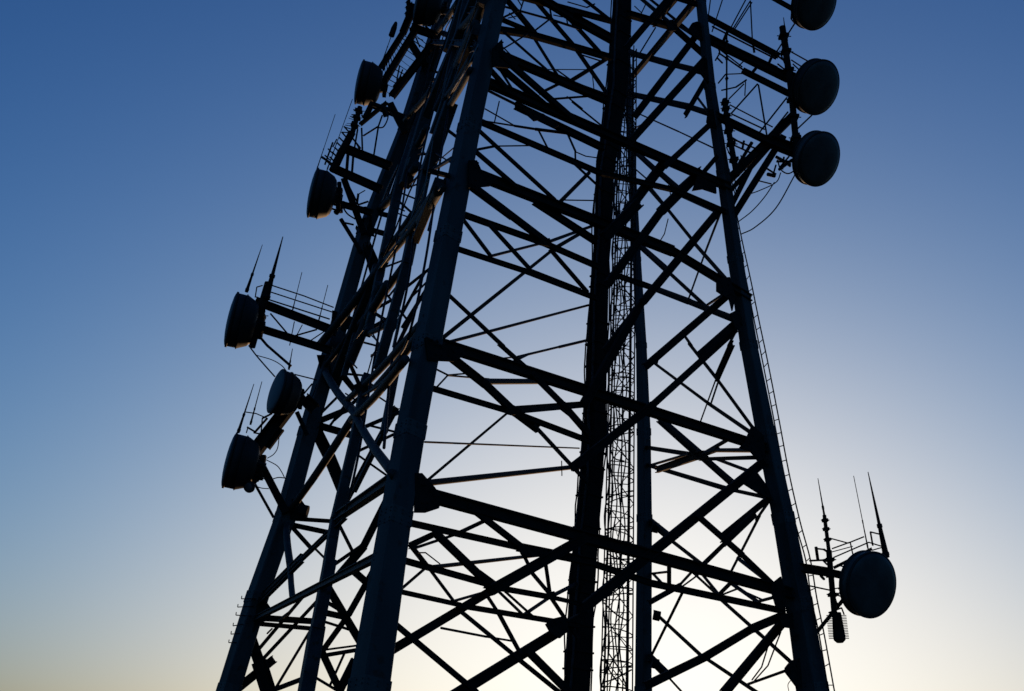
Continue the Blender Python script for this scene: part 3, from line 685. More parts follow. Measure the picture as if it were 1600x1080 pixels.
PLATFORMS = {
"upper_left":[["boom",-5.283,28.25,17.633,-3.939,28.25,17.153,0.224],["boom",-5.52,28.25,15.9,-4.288,28.25,15.608,0.157],["boom",-5.469,28.25,16.924,-4.115,28.25,16.372,0.21],["brace",-5.237,28.425,16.732,-4.461,28.425,15.018,0.179],["mount_pipe",-5.0,28.025,18.925,-5.118,28.025,17.986,0.15],["mount_pipe",-5.125,28.025,18.04,-5.357,28.025,17.323,0.228],["mount_pipe",-5.325,28.025,17.433,-5.508,28.025,16.73,0.249],["boom",-4.969,28.25,18.475,-4.27,28.25,19.309,0.108],["brace",-4.197,28.425,19.381,-3.674,28.425,18.423,0.189],["rail",-4.696,28.295,19.305,-4.89,28.445,18.833,0.176],["rail",-4.67,28.175,19.168,-4.159,28.325,19.091,0.14],["rail",-4.332,28.205,19.05,-4.255,28.355,18.881,0.175],["rail",-4.907,28.235,18.36,-4.804,28.385,17.597,0.052],["rail",-5.021,28.265,18.316,-5.066,28.415,17.594,0.052],["rail",-5.155,28.295,18.052,-4.884,28.445,17.791,0.052],["rail",-5.269,28.175,17.586,-5.493,28.325,16.862,0.08],["rail",-5.035,28.205,17.518,-5.024,28.355,16.919,0.069],["rail",-5.192,28.235,17.47,-5.181,28.385,16.871,0.091],["rail",-4.986,28.265,17.829,-4.837,28.415,17.613,0.046],["rail",-5.683,28.295,17.845,-5.845,28.445,17.173,0.052],["rail",-5.559,28.175,17.886,-5.669,28.325,17.704,0.04],["rail",-5.413,28.205,18.353,-5.254,28.355,18.247,0.046],["rail",-5.464,28.235,18.178,-5.305,28.385,18.071,0.046],["rail",-5.515,28.265,18.002,-5.36,28.415,17.922,0.046],["rail",-5.569,28.295,17.855,-5.414,28.445,17.774,0.046],["rail",-5.593,28.175,17.614,-5.44,28.325,17.534,0.046],["rail",-5.647,28.205,17.467,-5.494,28.355,17.387,0.046],["rail",-5.701,28.235,17.321,-5.548,28.385,17.241,0.046],["rail",-5.754,28.265,17.176,-5.602,28.415,17.095,0.046],["rail",-5.793,28.295,17.62,-5.665,28.445,17.564,0.04],["rail",-5.831,28.175,17.326,-5.705,28.325,17.271,0.04],["rail",-5.918,28.205,17.258,-5.75,28.355,17.232,0.046],["rail",-5.209,28.235,18.555,-5.032,28.385,18.505,0.07],["rail",-4.964,28.265,18.816,-4.825,28.415,18.708,0.052],["rail",-4.368,28.295,18.886,-4.464,28.445,18.592,0.052],["rail",-4.422,28.175,18.415,-4.845,28.325,18.151,0.052],["rail",-4.427,28.205,18.435,-4.472,28.355,17.497,0.052],["rail",-5.927,28.235,17.303,-5.606,28.385,17.156,0.069],["rail",-5.329,28.265,16.523,-5.19,28.415,15.635,0.124],["rail",-5.143,28.295,15.366,-4.466,28.445,14.44,0.122],["rail",-5.064,28.175,15.204,-4.772,28.325,15.234,0.056],["rail",-5.481,28.205,15.646,-5.23,28.355,15.649,0.056],["rail",-5.523,28.235,16.647,-5.287,28.385,16.075,0.079],["rail",-5.018,28.265,16.391,-4.729,28.415,15.93,0.045],["rail",-4.709,28.295,15.862,-4.477,28.445,16.071,0.056],["rail",-4.677,28.175,15.693,-4.482,28.325,15.82,0.045],["rail",-4.737,28.205,16.17,-4.764,28.355,15.892,0.068],["rail",-5.29,28.235,15.525,-5.133,28.385,15.932,0.168]],
"top_left":[["boom",-3.925,28.75,22.449,-3.163,28.75,22.211,0.212],["boom",-3.421,28.75,23.03,-3.012,28.75,22.988,0.141],["boom",-3.889,28.75,23.339,-4.147,28.75,22.201,0.204],["boom",-4.147,28.75,22.201,-4.677,28.75,20.846,0.16],["boom",-3.787,28.75,22.308,-4.648,28.75,20.045,0.19],["boom",-3.225,28.75,21.836,-4.236,28.75,19.863,0.201],["brace",-3.96,28.925,22.087,-3.373,28.925,21.184,0.207],["brace",-3.457,28.925,21.377,-3.148,28.925,21.031,0.099],["mount_pipe",-4.059,28.525,23.293,-4.043,28.525,22.526,0.1],["rail",-3.745,28.795,22.807,-3.387,28.945,22.573,0.054],["rail",-3.742,28.675,22.519,-3.322,28.825,22.598,0.046],["rail",-3.728,28.705,22.05,-3.587,28.855,21.801,0.046],["rail",-3.667,28.735,22.041,-3.525,28.885,22.094,0.031],["rail",-4.117,28.765,21.015,-4.171,28.915,20.568,0.046],["rail",-4.015,28.795,20.898,-4.115,28.945,20.594,0.046],["rail",-4.204,28.675,20.174,-4.053,28.825,20.659,0.068],["rail",-4.571,28.705,20.748,-4.567,28.855,21.155,0.046],["brace",-4.889,28.925,19.67,-3.68,28.925,19.219,0.172]],
"middle_left":[["boom",-6.989,27.75,12.447,-4.728,27.75,11.718,0.202],["boom",-7.07,27.75,11.744,-4.802,27.75,11.177,0.18],["mount_pipe",-6.703,27.525,12.086,-6.812,27.525,11.03,0.177],["mount_pipe",-6.655,27.525,12.883,-6.745,27.525,12.083,0.232],["guard_rail",-6.764,28.0,13.068,-5.778,28.0,12.8,0.038],["guard_rail",-5.778,28.0,12.8,-4.947,28.0,12.524,0.037],["guard_rail",-6.733,28.0,12.86,-4.95,28.0,12.382,0.037],["guard_rail",-6.741,28.0,12.631,-5.009,28.0,12.176,0.043],["rail",-7.012,27.765,12.853,-6.908,27.915,12.982,0.032],["rail",-7.019,27.795,12.867,-7.053,27.945,12.628,0.032],["rail",-6.517,27.675,12.076,-6.006,27.825,11.583,0.047],["rail",-5.808,27.705,11.5,-5.28,27.855,11.789,0.047],["rail",-5.872,27.735,11.922,-5.932,27.885,11.294,0.026],["rail",-5.657,27.765,11.859,-5.807,27.915,11.568,0.026],["rail",-5.392,27.795,11.434,-5.081,27.945,11.798,0.032],["rail",-6.76,27.675,11.46,-6.5,27.825,11.225,0.073],["rail",-6.472,27.705,11.177,-5.802,27.855,10.703,0.073]],
"lower_left":[["boom",-5.518,27.5,9.664,-6.342,27.5,8.163,0.317],["boom",-5.283,27.5,9.725,-4.98,27.5,9.463,0.29],["boom",-6.012,27.5,8.354,-5.729,27.5,8.879,0.152],["brace",-6.251,27.675,8.141,-5.34,27.675,6.791,0.189],["mount_pipe",-6.22,27.275,7.773,-6.126,27.275,7.415,0.196],["rail",-6.695,27.425,9.227,-6.444,27.575,9.256,0.03],["rail",-6.416,27.455,9.216,-6.152,27.605,9.16,0.03],["rail",-6.587,27.485,8.852,-6.404,27.635,8.79,0.05],["rail",-6.376,27.515,8.751,-6.165,27.665,9.18,0.06],["rail",-6.258,27.545,9.131,-6.07,27.695,9.326,0.051],["rail",-6.569,27.425,8.686,-6.588,27.575,8.883,0.03],["rail",-6.398,27.455,8.709,-6.208,27.605,8.73,0.04],["rail",-6.248,27.485,9.132,-6.251,27.635,8.716,0.035],["rail",-6.254,27.515,8.091,-6.227,27.665,7.479,0.119],["rail",-5.422,27.545,9.364,-5.105,27.695,8.82,0.121],["rail",-5.6,27.425,10.326,-5.04,27.575,10.273,0.036],["rail",-5.292,27.455,9.837,-5.153,27.605,10.166,0.046],["rail",-6.186,27.485,7.43,-5.622,27.635,6.645,0.069]],
"upper_right":[["boom",3.822,21.75,17.923,5.61,21.75,16.898,0.117],["boom",3.876,21.75,17.287,5.816,21.75,16.288,0.183],["boom",5.819,21.75,16.377,6.219,21.75,16.211,0.165],["boom",4.748,21.75,16.42,5.84,21.75,15.848,0.121],["guard_rail",4.095,22.0,17.814,5.597,22.0,16.995,0.042],["guard_rail",4.057,22.0,17.554,5.629,22.0,16.77,0.033],["rail",4.415,21.705,17.492,4.33,21.855,17.28,0.075],["rail",4.101,21.735,17.259,4.259,21.885,16.976,0.037],["rail",4.236,21.765,16.883,4.152,21.915,16.762,0.037],["rail",4.167,21.795,16.764,4.326,21.945,16.732,0.042],["rail",4.66,21.675,16.491,4.843,21.825,16.799,0.032],["rail",5.562,21.705,16.86,5.856,21.855,16.772,0.042],["rail",5.645,21.735,16.935,5.805,21.885,16.7,0.037],["rail",5.571,21.765,16.681,5.792,21.915,16.63,0.037],["rail",5.635,21.795,15.995,5.817,21.945,15.94,0.037],["rail",5.826,21.675,16.014,6.055,21.825,16.229,0.041],["rail",5.845,21.705,15.773,6.034,21.855,15.939,0.046],["rail",5.877,21.735,15.973,6.002,21.885,15.825,0.041],["rail",5.578,21.765,14.085,5.828,21.915,14.032,0.054],["rail",5.659,21.795,14.194,5.653,21.945,13.953,0.045],["rail",5.465,21.675,13.978,5.879,21.825,14.105,0.053],["rail",5.558,21.705,13.88,5.783,21.855,14.242,0.045],["rail",5.174,21.735,13.867,5.492,21.885,13.779,0.044],["rail",5.284,21.765,13.689,5.462,21.915,13.753,0.089],["rail",5.475,21.795,13.971,5.434,21.945,13.769,0.04],["rail",5.046,21.675,13.451,5.364,21.825,13.485,0.031],["rail",4.975,21.705,17.311,5.058,21.855,17.022,0.056],["rail",5.478,21.735,16.966,5.337,21.885,16.615,0.065],["rail",5.086,21.765,16.55,4.968,21.915,16.426,0.074],["rail",4.204,21.795,16.903,4.828,21.945,16.571,0.042],["rail",4.071,21.675,17.027,4.766,21.825,16.567,0.032],["mount_pipe",5.648,21.525,17.548,5.802,21.525,15.817,0.156],["mount_pipe",5.802,21.525,15.817,5.888,21.525,13.96,0.152],["mount_pipe",4.348,21.525,17.299,4.334,21.525,15.433,0.041],["mount_pipe",4.291,21.525,15.43,4.34,21.525,14.793,0.117],["mount_pipe",4.34,21.525,14.793,4.54,21.525,13.441,0.132],["rail",5.881,21.705,17.001,6.417,21.855,16.82,0.033],["rail",5.883,21.735,16.797,6.343,21.885,16.61,0.032],["rail",5.925,21.765,16.711,6.2,21.915,16.575,0.032],["rail",4.79,21.795,16.079,4.467,21.945,15.739,0.032],["rail",5.075,21.675,16.016,4.494,21.825,15.265,0.041],["rail",5.1,21.705,16.018,5.308,21.855,14.709,0.041],["rail",5.753,21.735,15.743,5.137,21.885,14.843,0.041],["rail",5.775,21.765,15.374,5.342,21.915,14.773,0.041],["guard_rail",4.495,22.0,15.625,5.478,22.0,15.097,0.032],["guard_rail",4.53,22.0,15.379,5.293,22.0,15.017,0.037],["rail",4.808,21.705,16.082,4.817,21.855,15.793,0.027],["rail",4.261,21.735,15.815,4.624,21.885,16.04,0.037],["rail",4.598,21.765,15.953,4.873,21.915,16.283,0.041],["rail",4.2,21.795,16.051,4.398,21.945,16.422,0.037],["rail",4.344,21.675,16.22,4.8,21.825,16.39,0.028],["rail",6.302,21.705,15.291,6.005,21.855,15.002,0.036],["boom",4.092,21.75,15.145,5.37,21.75,14.519,0.153],["boom",5.335,21.75,14.558,6.045,21.75,14.281,0.245],["brace",5.944,21.925,15.411,4.355,21.925,13.463,0.181],["brace",4.931,21.925,13.924,4.435,21.925,12.772,0.116],["brace",5.692,21.925,14.812,4.464,21.925,12.526,0.146],["brace",5.601,21.925,14.831,4.388,21.925,13.178,0.099],["rail",4.763,21.765,14.521,4.757,21.915,14.406,0.054],["rail",4.949,21.795,14.514,4.649,21.945,13.955,0.081],["rail",4.493,21.675,14.482,5.132,21.825,14.337,0.04],["rail",4.462,21.705,14.373,4.958,21.855,14.258,0.04],["rail",4.68,21.735,14.117,4.813,21.885,13.765,0.031],["rail",4.44,21.765,14.621,4.758,21.915,14.533,0.036],["rail",5.48,21.795,14.179,5.837,21.945,14.093,0.072],["rail",5.513,21.675,13.776,5.844,21.825,14.144,0.071],["rail",5.848,21.705,14.069,5.911,21.855,13.753,0.044],["rail",5.986,21.735,14.814,6.072,21.885,14.622,0.063],["rail",5.985,21.765,14.537,6.212,21.915,14.78,0.036],["rail",5.886,21.795,14.591,6.107,21.945,14.663,0.036],["rail",4.278,21.675,14.507,4.391,21.825,13.694,0.027],["rail",4.373,21.705,14.492,4.597,21.855,14.103,0.027],["rail",4.36,21.735,14.3,4.6,21.885,13.872,0.027],["rail",4.435,21.765,13.991,4.641,21.915,13.769,0.027],["rail",4.407,21.795,14.217,4.614,21.945,14.035,0.027],["rail",4.52,21.675,13.613,4.581,21.825,13.218,0.026],["rail",4.47,21.705,13.382,4.586,21.855,13.074,0.026]],
"top_right":[["boom",5.264,21.25,18.216,5.85,21.25,17.85,0.092],["rail",5.8,21.205,17.809,5.814,21.355,17.656,0.042],["rail",5.782,21.235,17.557,5.911,21.385,17.551,0.032],["rail",5.86,21.265,17.451,5.453,21.415,16.721,0.037],["rail",5.899,21.295,17.891,5.92,21.445,17.6,0.037],["rail",3.907,21.175,17.896,3.878,21.325,17.465,0.028],["rail",4.19,21.205,17.945,3.975,21.355,17.133,0.028],["rail",4.736,21.235,18.018,4.425,21.385,17.332,0.032],["rail",4.854,21.265,18.03,4.46,21.415,17.29,0.032],["rail",4.897,21.295,18.012,4.511,21.445,17.318,0.032],["rail",4.833,21.175,17.953,4.894,21.325,16.986,0.032]],
"lower_right":[["boom",5.685,22.25,5.102,6.461,22.25,5.033,0.159],["boom",6.429,22.25,5.031,6.865,22.25,4.967,0.132],["boom",6.497,22.25,5.13,7.275,22.25,5.565,0.058],["boom",6.562,22.25,5.197,6.78,22.25,5.15,0.026],["mount_pipe",6.293,22.025,6.115,6.352,22.025,5.417,0.078],["mount_pipe",6.352,22.025,5.417,6.407,22.025,4.187,0.116],["guard_rail",6.532,22.5,5.779,6.881,22.5,5.707,0.028],["guard_rail",6.881,22.5,5.707,7.21,22.5,5.86,0.028],["guard_rail",6.555,22.5,5.571,6.914,22.5,5.725,0.028],["guard_rail",6.552,22.5,5.506,6.974,22.5,5.649,0.02],["guard_rail",6.579,22.5,5.396,7.3,22.5,5.753,0.028],["guard_rail",7.3,22.5,5.753,7.553,22.5,5.69,0.028],["guard_rail",7.355,22.5,5.595,7.584,22.5,5.676,0.024],["rail",6.857,22.265,5.651,6.94,22.415,5.466,0.028],["rail",6.794,22.295,5.16,6.972,22.445,5.3,0.035],["rail",6.786,22.175,5.072,6.999,22.325,5.307,0.031],["rail",6.27,22.205,5.262,6.403,22.355,5.209,0.035],["rail",6.361,22.235,4.25,6.658,22.385,4.389,0.031],["rail",6.577,22.265,4.732,6.744,22.415,4.71,0.027],["rail",6.507,22.295,4.733,6.742,22.445,4.809,0.023],["rail",6.48,22.175,4.523,6.577,22.325,4.373,0.031],["rail",6.604,22.205,4.353,6.69,22.355,4.263,0.031],["rail",7.258,22.235,5.897,7.339,22.385,5.664,0.036],["rail",7.268,22.265,5.905,7.507,22.415,5.91,0.032],["rail",6.178,22.295,5.53,6.248,22.445,5.306,0.063],["rail",6.176,22.175,5.47,6.344,22.325,5.5,0.035],["rail",6.31,22.205,5.471,6.445,22.355,5.45,0.047],["brace",6.758,22.425,4.62,5.944,22.425,3.623,0.07],["rail",6.034,22.265,5.242,6.456,22.415,5.321,0.039],["rail",6.752,22.295,4.937,6.713,22.445,4.527,0.035],["rail",5.96,22.175,4.734,6.436,22.325,4.703,0.031],["rail",6.43,22.205,4.618,6.659,22.355,4.6,0.027],["rail",6.463,22.235,4.471,6.661,22.385,4.45,0.023],["rail",6.243,22.265,4.958,6.345,22.415,4.933,0.055]]}
WHIPS = [
[-7.208,27.55,12.594,-7.001,27.55,14.017,0.101,0.017],
[-6.642,27.45,12.38,-6.467,27.45,14.249,0.201,0.021],
[-5.937,27.6,12.17,-5.845,27.6,13.306,0.038,0.021],
[-5.215,27.6,11.935,-5.111,27.6,12.983,0.038,0.021],
[-6.744,27.3,8.631,-6.553,27.3,9.945,0.087,0.02],
[-6.45,27.2,8.829,-6.339,27.2,9.987,0.056,0.02],
[-5.766,27.45,10.456,-5.753,27.45,11.035,0.057,0.021],
[-5.677,28.05,16.784,-5.254,28.05,19.199,0.041,0.033],
[-5.915,27.8,16.611,-5.635,27.8,18.471,0.036,0.023],
[-4.602,28.45,20.887,-4.345,28.45,22.364,0.042,0.031],
[6.324,22.05,5.93,6.202,22.05,6.868,0.063,0.016],
[7.131,22.05,5.509,6.924,22.05,6.971,0.034,0.016],
[7.448,21.95,5.336,7.186,21.95,7.043,0.137,0.016],
[5.765,21.55,16.851,5.688,21.55,17.848,0.096,0.019]]
DISHES = [
["a",-5.191,28.35,20.026,[-0.9791,-0.1959,0.0541],1.325,0.5],
["b",-5.929,27.75,15.838,[-0.9743,-0.2187,0.0543],1.398,0.45],
["c",-7.427,27.35,11.694,[-0.9627,-0.2651,0.0543],1.459,0.45],
["d",-5.878,26.85,9.636,[-0.8736,-0.4807,0.0753],1.143,0.5],
["e",-6.8,27.1,7.857,[-0.9644,-0.249,0.0888],1.374,0.5],
["f",6.286,20.85,17.725,[0.5386,-0.5721,-0.6185],1.195,0.28],
["g",6.36,21.25,15.72,[0.5301,-0.6176,-0.581],1.233,0.28],
["h",6.329,21.35,13.903,[0.524,-0.6548,-0.5447],1.203,0.28],
["i",7.029,21.6,4.708,[0.4686,-0.8367,-0.2834],1.247,0.28],
["j",-3.761,28.35,23.028,[-0.9838,-0.165,0.0703],1.253,0.6]]
CABLES_AND_LIT_EDGES = [  # C rows are cables; G rows are pale strips imitating lit brace edges
["C",[[5.844,21.6,13.634],[5.399,21.6,12.752],[4.939,21.6,12.242],[4.626,21.6,12.041]],0.0281,"long black feeder cable sagging from the third right dish to the right leg"],
["C",[[5.392,21.65,13.424],[5.173,21.65,13.042],[4.887,21.65,12.66],[4.571,21.65,12.358]],0.0246,"shorter black cable looping just inside the longest sagging cable on the right"],
["C",[[5.527,21.6,13.649],[5.415,21.6,13.395],[5.06,21.6,13.165],[4.813,21.6,13.044]],0.0246,"short curved cable hanging under the brace below the lower right dish pair"],
["C",[[-6.832,27.25,10.958],[-6.609,27.25,10.709],[-6.32,27.25,10.422],[-6.045,27.25,10.159]],0.0368,"straight dark cable running down to the rim of the pale small left dish"],
["C",[[-6.621,27.3,10.728],[-6.197,27.3,10.628],[-5.932,27.3,10.494],[-5.789,27.3,10.351]],0.0245,"thin arched cable above the pale small left dish"],
["C",[[-5.92,27.2,7.956],[-5.647,27.2,7.833],[-5.507,27.2,7.681],[-5.406,27.2,7.526]],0.0235,"thin arched cable between the lowest left dish mount and the rear left leg"],
["C",[[-6.068,27.2,7.51],[-5.788,27.2,7.466],[-5.564,27.2,7.535],[-5.368,27.2,7.529]],0.0273,"nearly level short cable below the lowest left dish mount"],
["C",[[-6.163,27.15,7.304],[-5.939,27.15,7.232],[-5.743,27.15,7.226]],0.0233,"tiny drooping cable beside the round lamp under the lowest left dish"],
["C",[[-5.696,27.2,8.571],[-5.693,27.2,8.281],[-5.766,27.2,8.111],[-5.907,27.2,7.998]],0.0237,"short looped cable under the thick boom between two lower left dishes"],
["C",[[5.511,22.1,2.723],[5.499,22.1,2.837],[5.562,22.1,2.922],[5.652,22.1,2.94]],0.0149,"small cable loop beside the foot of the right leg in view"],
["G",[[-2.565,23.076,15.097],[-3.575,28.138,17.521],[-3.851,28.063,16.653],[-4.036,27.99,15.813]],0.0279,"grey strip imitating a lit brace edge, curving down the upper left face beside the rear left leg"],
["G",[[-1.443,16.772,9.866],[-1.972,19.896,11.267],[-2.256,20.708,11.261],[-2.654,21.948,11.519]],0.0198,"pale grey strip imitating a lit brace edge, leaving the front leg below its upper left joint"],
["G",[[-1.086,17.246,13.188],[-1.271,17.153,12.522],[-1.705,20.338,14.39],[-1.988,21.153,14.392]],0.0216,"pale strip imitating a lit brace edge, slanting down from the front leg near the top"],
["G",[[-1.366,20.295,16.789],[-1.622,20.793,16.175],[-1.953,21.532,15.633],[-2.094,21.559,14.662]],0.0239,"brownish strip imitating a lit brace edge, bending down the dense upper left face"],
["G",[[-2.193,23.386,18.659],[-2.825,28.562,22.356],[-2.903,28.519,21.863],[-2.934,28.49,21.54]],0.0364,"short pale strip imitating a lit brace edge near the top of the dense left face"],
["G",[[-2.109,21.299,13.878],[-2.116,20.92,12.847],[-2.124,20.639,12.064],[-2.155,20.611,11.757],[-2.376,21.104,11.398]],0.0237,"long grey strip imitating a lit brace edge along the post of the left face"],
["G",[[-2.896,23.913,14.816],[-2.953,23.994,14.606],[-3.078,24.327,14.543],[-3.135,24.408,14.33]],0.0351,"short thick grey strip imitating a lit brace edge beside the left face post"],
["G",[[-2.088,20.618,12.275],[-2.469,21.452,11.609],[-3.138,23.39,11.67],[-4.263,27.736,12.935],[-4.752,27.641,11.828]],0.0418,"long pale strip imitating a lit brace edge, reaching the rear left leg beside the railed platform"],
["G",[[-2.252,19.803,8.96],[-2.24,19.606,8.541],[-2.27,19.484,8.002]],0.0191,"thin brown strip imitating a lit brace edge, following the left face post at mid height"],
["G",[[-3.328,23.451,10.422],[-3.418,23.603,10.149],[-3.567,24.027,10.146],[-3.789,24.685,10.21]],0.0257,"curved brown strip imitating a lit brace edge in front of the left face at mid height"],
["C",[[5.959,21.5,15.812],[5.821,21.5,15.454],[5.787,21.5,14.938],[5.883,21.5,14.567]],0.0326,"short drip loop cable between the two uncut upper right dishes"],
["C",[[5.973,21.55,14.189],[5.89,21.55,13.811],[5.69,21.55,13.611],[5.516,21.55,13.699],[5.452,21.55,13.94]],0.0319,"looped cable hanging behind the dish with the glowing lower rim"],
["C",[[6.723,22.1,4.881],[6.627,22.1,4.704],[6.492,22.1,4.587],[6.338,22.1,4.591]],0.0279,"drooping cable between the large lone dish and its mounting pipe"],
["C",[[-4.388,28.0,19.07],[-4.162,28.0,18.703],[-4.235,28.0,18.314],[-4.411,28.0,18.245]],0.0417,"small drip loop right of the second left dish from the top"],
["C",[[-5.464,28.0,16.405],[-5.187,28.0,15.808],[-4.96,28.0,15.419],[-4.694,28.0,15.237]],0.0449,"cable slung from the orange bottomed left dish to the rear left leg"],
["C",[[-5.372,27.3,9.99],[-5.23,27.3,9.698],[-5.05,27.3,9.712],[-4.976,27.3,10.063]],0.0324,"short slack cable joining the pale small dish to the rear left leg"],
["C",[[-1.687,21.955,18.283],[-2.185,22.599,16.275],[-2.455,22.333,13.582],[-2.178,20.153,9.956],[-2.255,19.542,7.804],[-1.865,16.426,5.116]],0.0488,"long black cable beside the right hand post of the left face"],
["C",[[-1.993,23.224,19.321],[-2.604,24.129,17.159],[-2.902,24.086,14.845],[-2.81,22.657,11.801],[-2.851,21.796,9.251],[-2.769,20.44,6.334],[-2.836,20.132,5.033]],0.0484,"long black cable following the left hand post of the left face downwards"],
["C",[[-2.854,29.043,24.13],[-3.244,28.764,20.908],[-3.644,28.51,17.989],[-4.01,28.314,15.723],[-4.25,28.13,13.607],[-4.45,27.974,11.812]],0.0565,"thin black cable hanging just inside the rear left leg near the top"],
["C",[[-1.372,20.649,17.214],[-1.75,20.993,15.312],[-1.806,20.032,12.396],[-1.59,16.918,8.613],[-1.702,16.709,7.129],[-2.088,18.986,7.59]],0.0431,"black cable hugging the left edge of the thick front leg in its upper half"],
["C",[[-2.247,21.666,13.383],[-2.68,22.836,13.227],[-3.058,23.599,12.415],[-3.835,25.507,11.642],[-4.562,27.883,10.763]],0.0365,"thin black cable crossing the left face between its two upper posts"]]
RISER = [
[1.792,26.0,-1.6,0.576],
[1.835,26.0,2.89,0.514],
[1.853,26.0,4.761,0.509],
[1.918,26.0,6.748,0.492],
[2.001,26.0,8.861,0.475],
[1.979,26.0,11.102,0.457],
[1.989,26.0,13.494,0.391],
[2.016,26.0,16.052,0.428],
[2.237,26.0,18.809,0.492],
[2.293,26.0,21.755,0.459],
[2.326,26.0,24.561,0.474]]
CAGE = [[3.013,29.0,3.289],[2.946,29.0,12.439],[2.796,29.0,20.654]]
LADDER = [[[4.651,22.15,12.883],[4.809,22.15,11.976],[4.938,22.15,11.285],[5.11,22.15,10.273],[5.277,22.15,9.33],[5.48,22.15,8.069],[5.646,22.15,6.991],[5.84,22.15,5.985],[6.019,22.15,5.232],[6.116,22.15,4.493],[6.228,22.15,3.834],[6.38,22.15,2.787]],[[4.639,22.3,12.967],[4.743,22.3,12.05],[4.874,22.3,11.353],[5.042,22.3,10.335],[5.205,22.3,9.385],[5.411,22.3,8.116],[5.58,22.3,7.031],[5.777,22.3,6.018],[5.965,22.3,5.261],[6.048,22.3,4.516],[6.171,22.3,3.853],[6.311,22.3,2.798]]]
MISC = {
"lamp":[[-6.201,27.1,7.231],[-6.175,27.1,7.361]],
"ribbed":[[6.482,22.0,3.657],[6.441,22.0,4.215]],
"bolts":[[-5.963,27.5,4.625],[-5.983,27.5,4.436],[-6.015,27.5,4.233],[-6.061,27.5,4.004],[-6.085,27.5,3.804],[-6.119,27.5,3.6],[-6.061,27.5,4.618],[-6.12,27.5,4.419],[-6.131,27.5,4.232],[-6.158,27.5,3.982],[-6.176,27.5,3.79],[-6.196,27.5,3.595]],
"blobs":[[-4.442,25.0,6.221,0.138],[4.141,31.5,13.117,0.126],[4.227,31.5,8.06,0.145],[4.312,31.5,5.631,0.135],[4.29,31.5,4.362,0.135]]}
NORMALS = [[0.6008,-0.797,0.0618],[-0.9348,-0.3319,0.1263],[-0.9873,-0.1138,-0.1108],[0.4094,-0.9122,-0.0164],[0.9453,-0.326,0.0081]]
LEG_AXIS = [-0.7986,-0.6019,0.0]

# ------------------------------------------------------------------ ground
R = 4000
gb = MB(); N = 40
for i in range(N + 1):
    for j in range(N + 1):
        s = lambda u: (abs(u) ** 2.6) * (1 if u > 0 else -1) * R
        x, y = s(i / N * 2 - 1), s(j / N * 2 - 1)
        z = -0.02 + 0.05 * math.sin(x * .7) * math.cos(y * .5) if max(abs(x), abs(y)) < 60 else -0.05
        gb.v.append((x, y + 25, z))
for i in range(N):
    for j in range(N):
        gb.f.append((i * (N + 1) + j, (i + 1) * (N + 1) + j, (i + 1) * (N + 1) + j + 1, i * (N + 1) + j + 1))
g = gb.build('ground', 'ground', loc=Vector((0, 0, 0))); g['kind'] = 'structure'

# ------------------------------------------------------------------ tower
TB = Vector((0, 24.5, 0))
tower = empty('lattice_tower', TB, 'tall dark steel lattice telecom tower on four tapering box legs', 'tower')
ax = Vector(LEG_AXIS); ay = Vector((-ax.y, ax.x, 0))
for k, rows in LEGS.items():
    mb = MB(); c = 0.09
    rings = []
    for x, y, z, w in rows:
        o = V((x, y, z)); e = w * .06; h = w / 2
        rings.append([o + ax * a + ay * b for a, b in ((-h + e, -h), (h - e, -h), (h, -h + e), (h, h - e), (h - e, h), (-h + e, h), (-h, h - e), (-h, -h + e))])
    v = [p for r in rings for p in r]; f = []
    for i in range(len(rings) - 1):
        f += [(i * 8 + j, i * 8 + (j + 1) % 8, i * 8 + 8 + (j + 1) % 8, i * 8 + 8 + j) for j in range(8)]
    f += [tuple(range(7, -1, -1)), tuple(range(len(v) - 8, len(v)))]
    mb.add(v, f)
    leg = mb.build('leg', 'leg', tower)
    # splice collars and bolt rows where the leg sections meet
    for i in range(1, len(rows) - 1):
        a, b = V(rows[i - 1]), V(rows[i + 1]); o = V(rows[i]); t = (b - a).normalized(); w = rows[i][3]
        sp = MB(); sv, sf = extrude(o - t * w * .35, o + t * w * .35, box_prof(w * 1.012, w * 1.012), n=ay); sp.add(sv, sf)
        for side in (ax, -ax, ay, -ay):
            u = t.cross(side).normalized()
            for r_ in (-.42, -.2, .2, .42):
                for s_ in (-.36, 0, .36):
                    q = o + t * w * r_ * .7 + u * w * s_ + side * w * .505
                    bv, bf = extrude(q, q + side * .012, round_prof(.014, 6)); sp.add(bv, bf)
        sp.build('splice_plate', 'leg', leg)
    # footing
    o = V(rows[0]); w = rows[0][3]; fb = MB()
    fb.add(*extrude(Vector((o.x, o.y, -.6)), Vector((o.x, o.y, .28)), box_prof(w * 3.2, w * 3.2, .05), n=ay))
    fb.build('footing', 'concrete', tower)
    pb = MB(); pb.add(*extrude(Vector((o.x, o.y, .27)), Vector((o.x, o.y, .33)), box_prof(w * 1.9, w * 1.9, .02), n=ay))
    for sx in (-1, 1):
        for sy in (-1, 1):
            q = Vector((o.x, o.y, .33)) + ax * sx * w * .75 + ay * sy * w * .75
            pb.add(*extrude(q, q + Vector((0, 0, .12)), round_prof(.025, 6)))
    pb.build('base_plate', 'leg', tower)

def leg_at(k, z):
    r = LEGS[k]
    for i in range(len(r) - 1):
        if z <= r[i + 1][2] or i == len(r) - 2:
            t = (z - r[i][2]) / (r[i + 1][2] - r[i][2]); return V([r[i][j] + (r[i + 1][j] - r[i][j]) * t for j in range(3)])

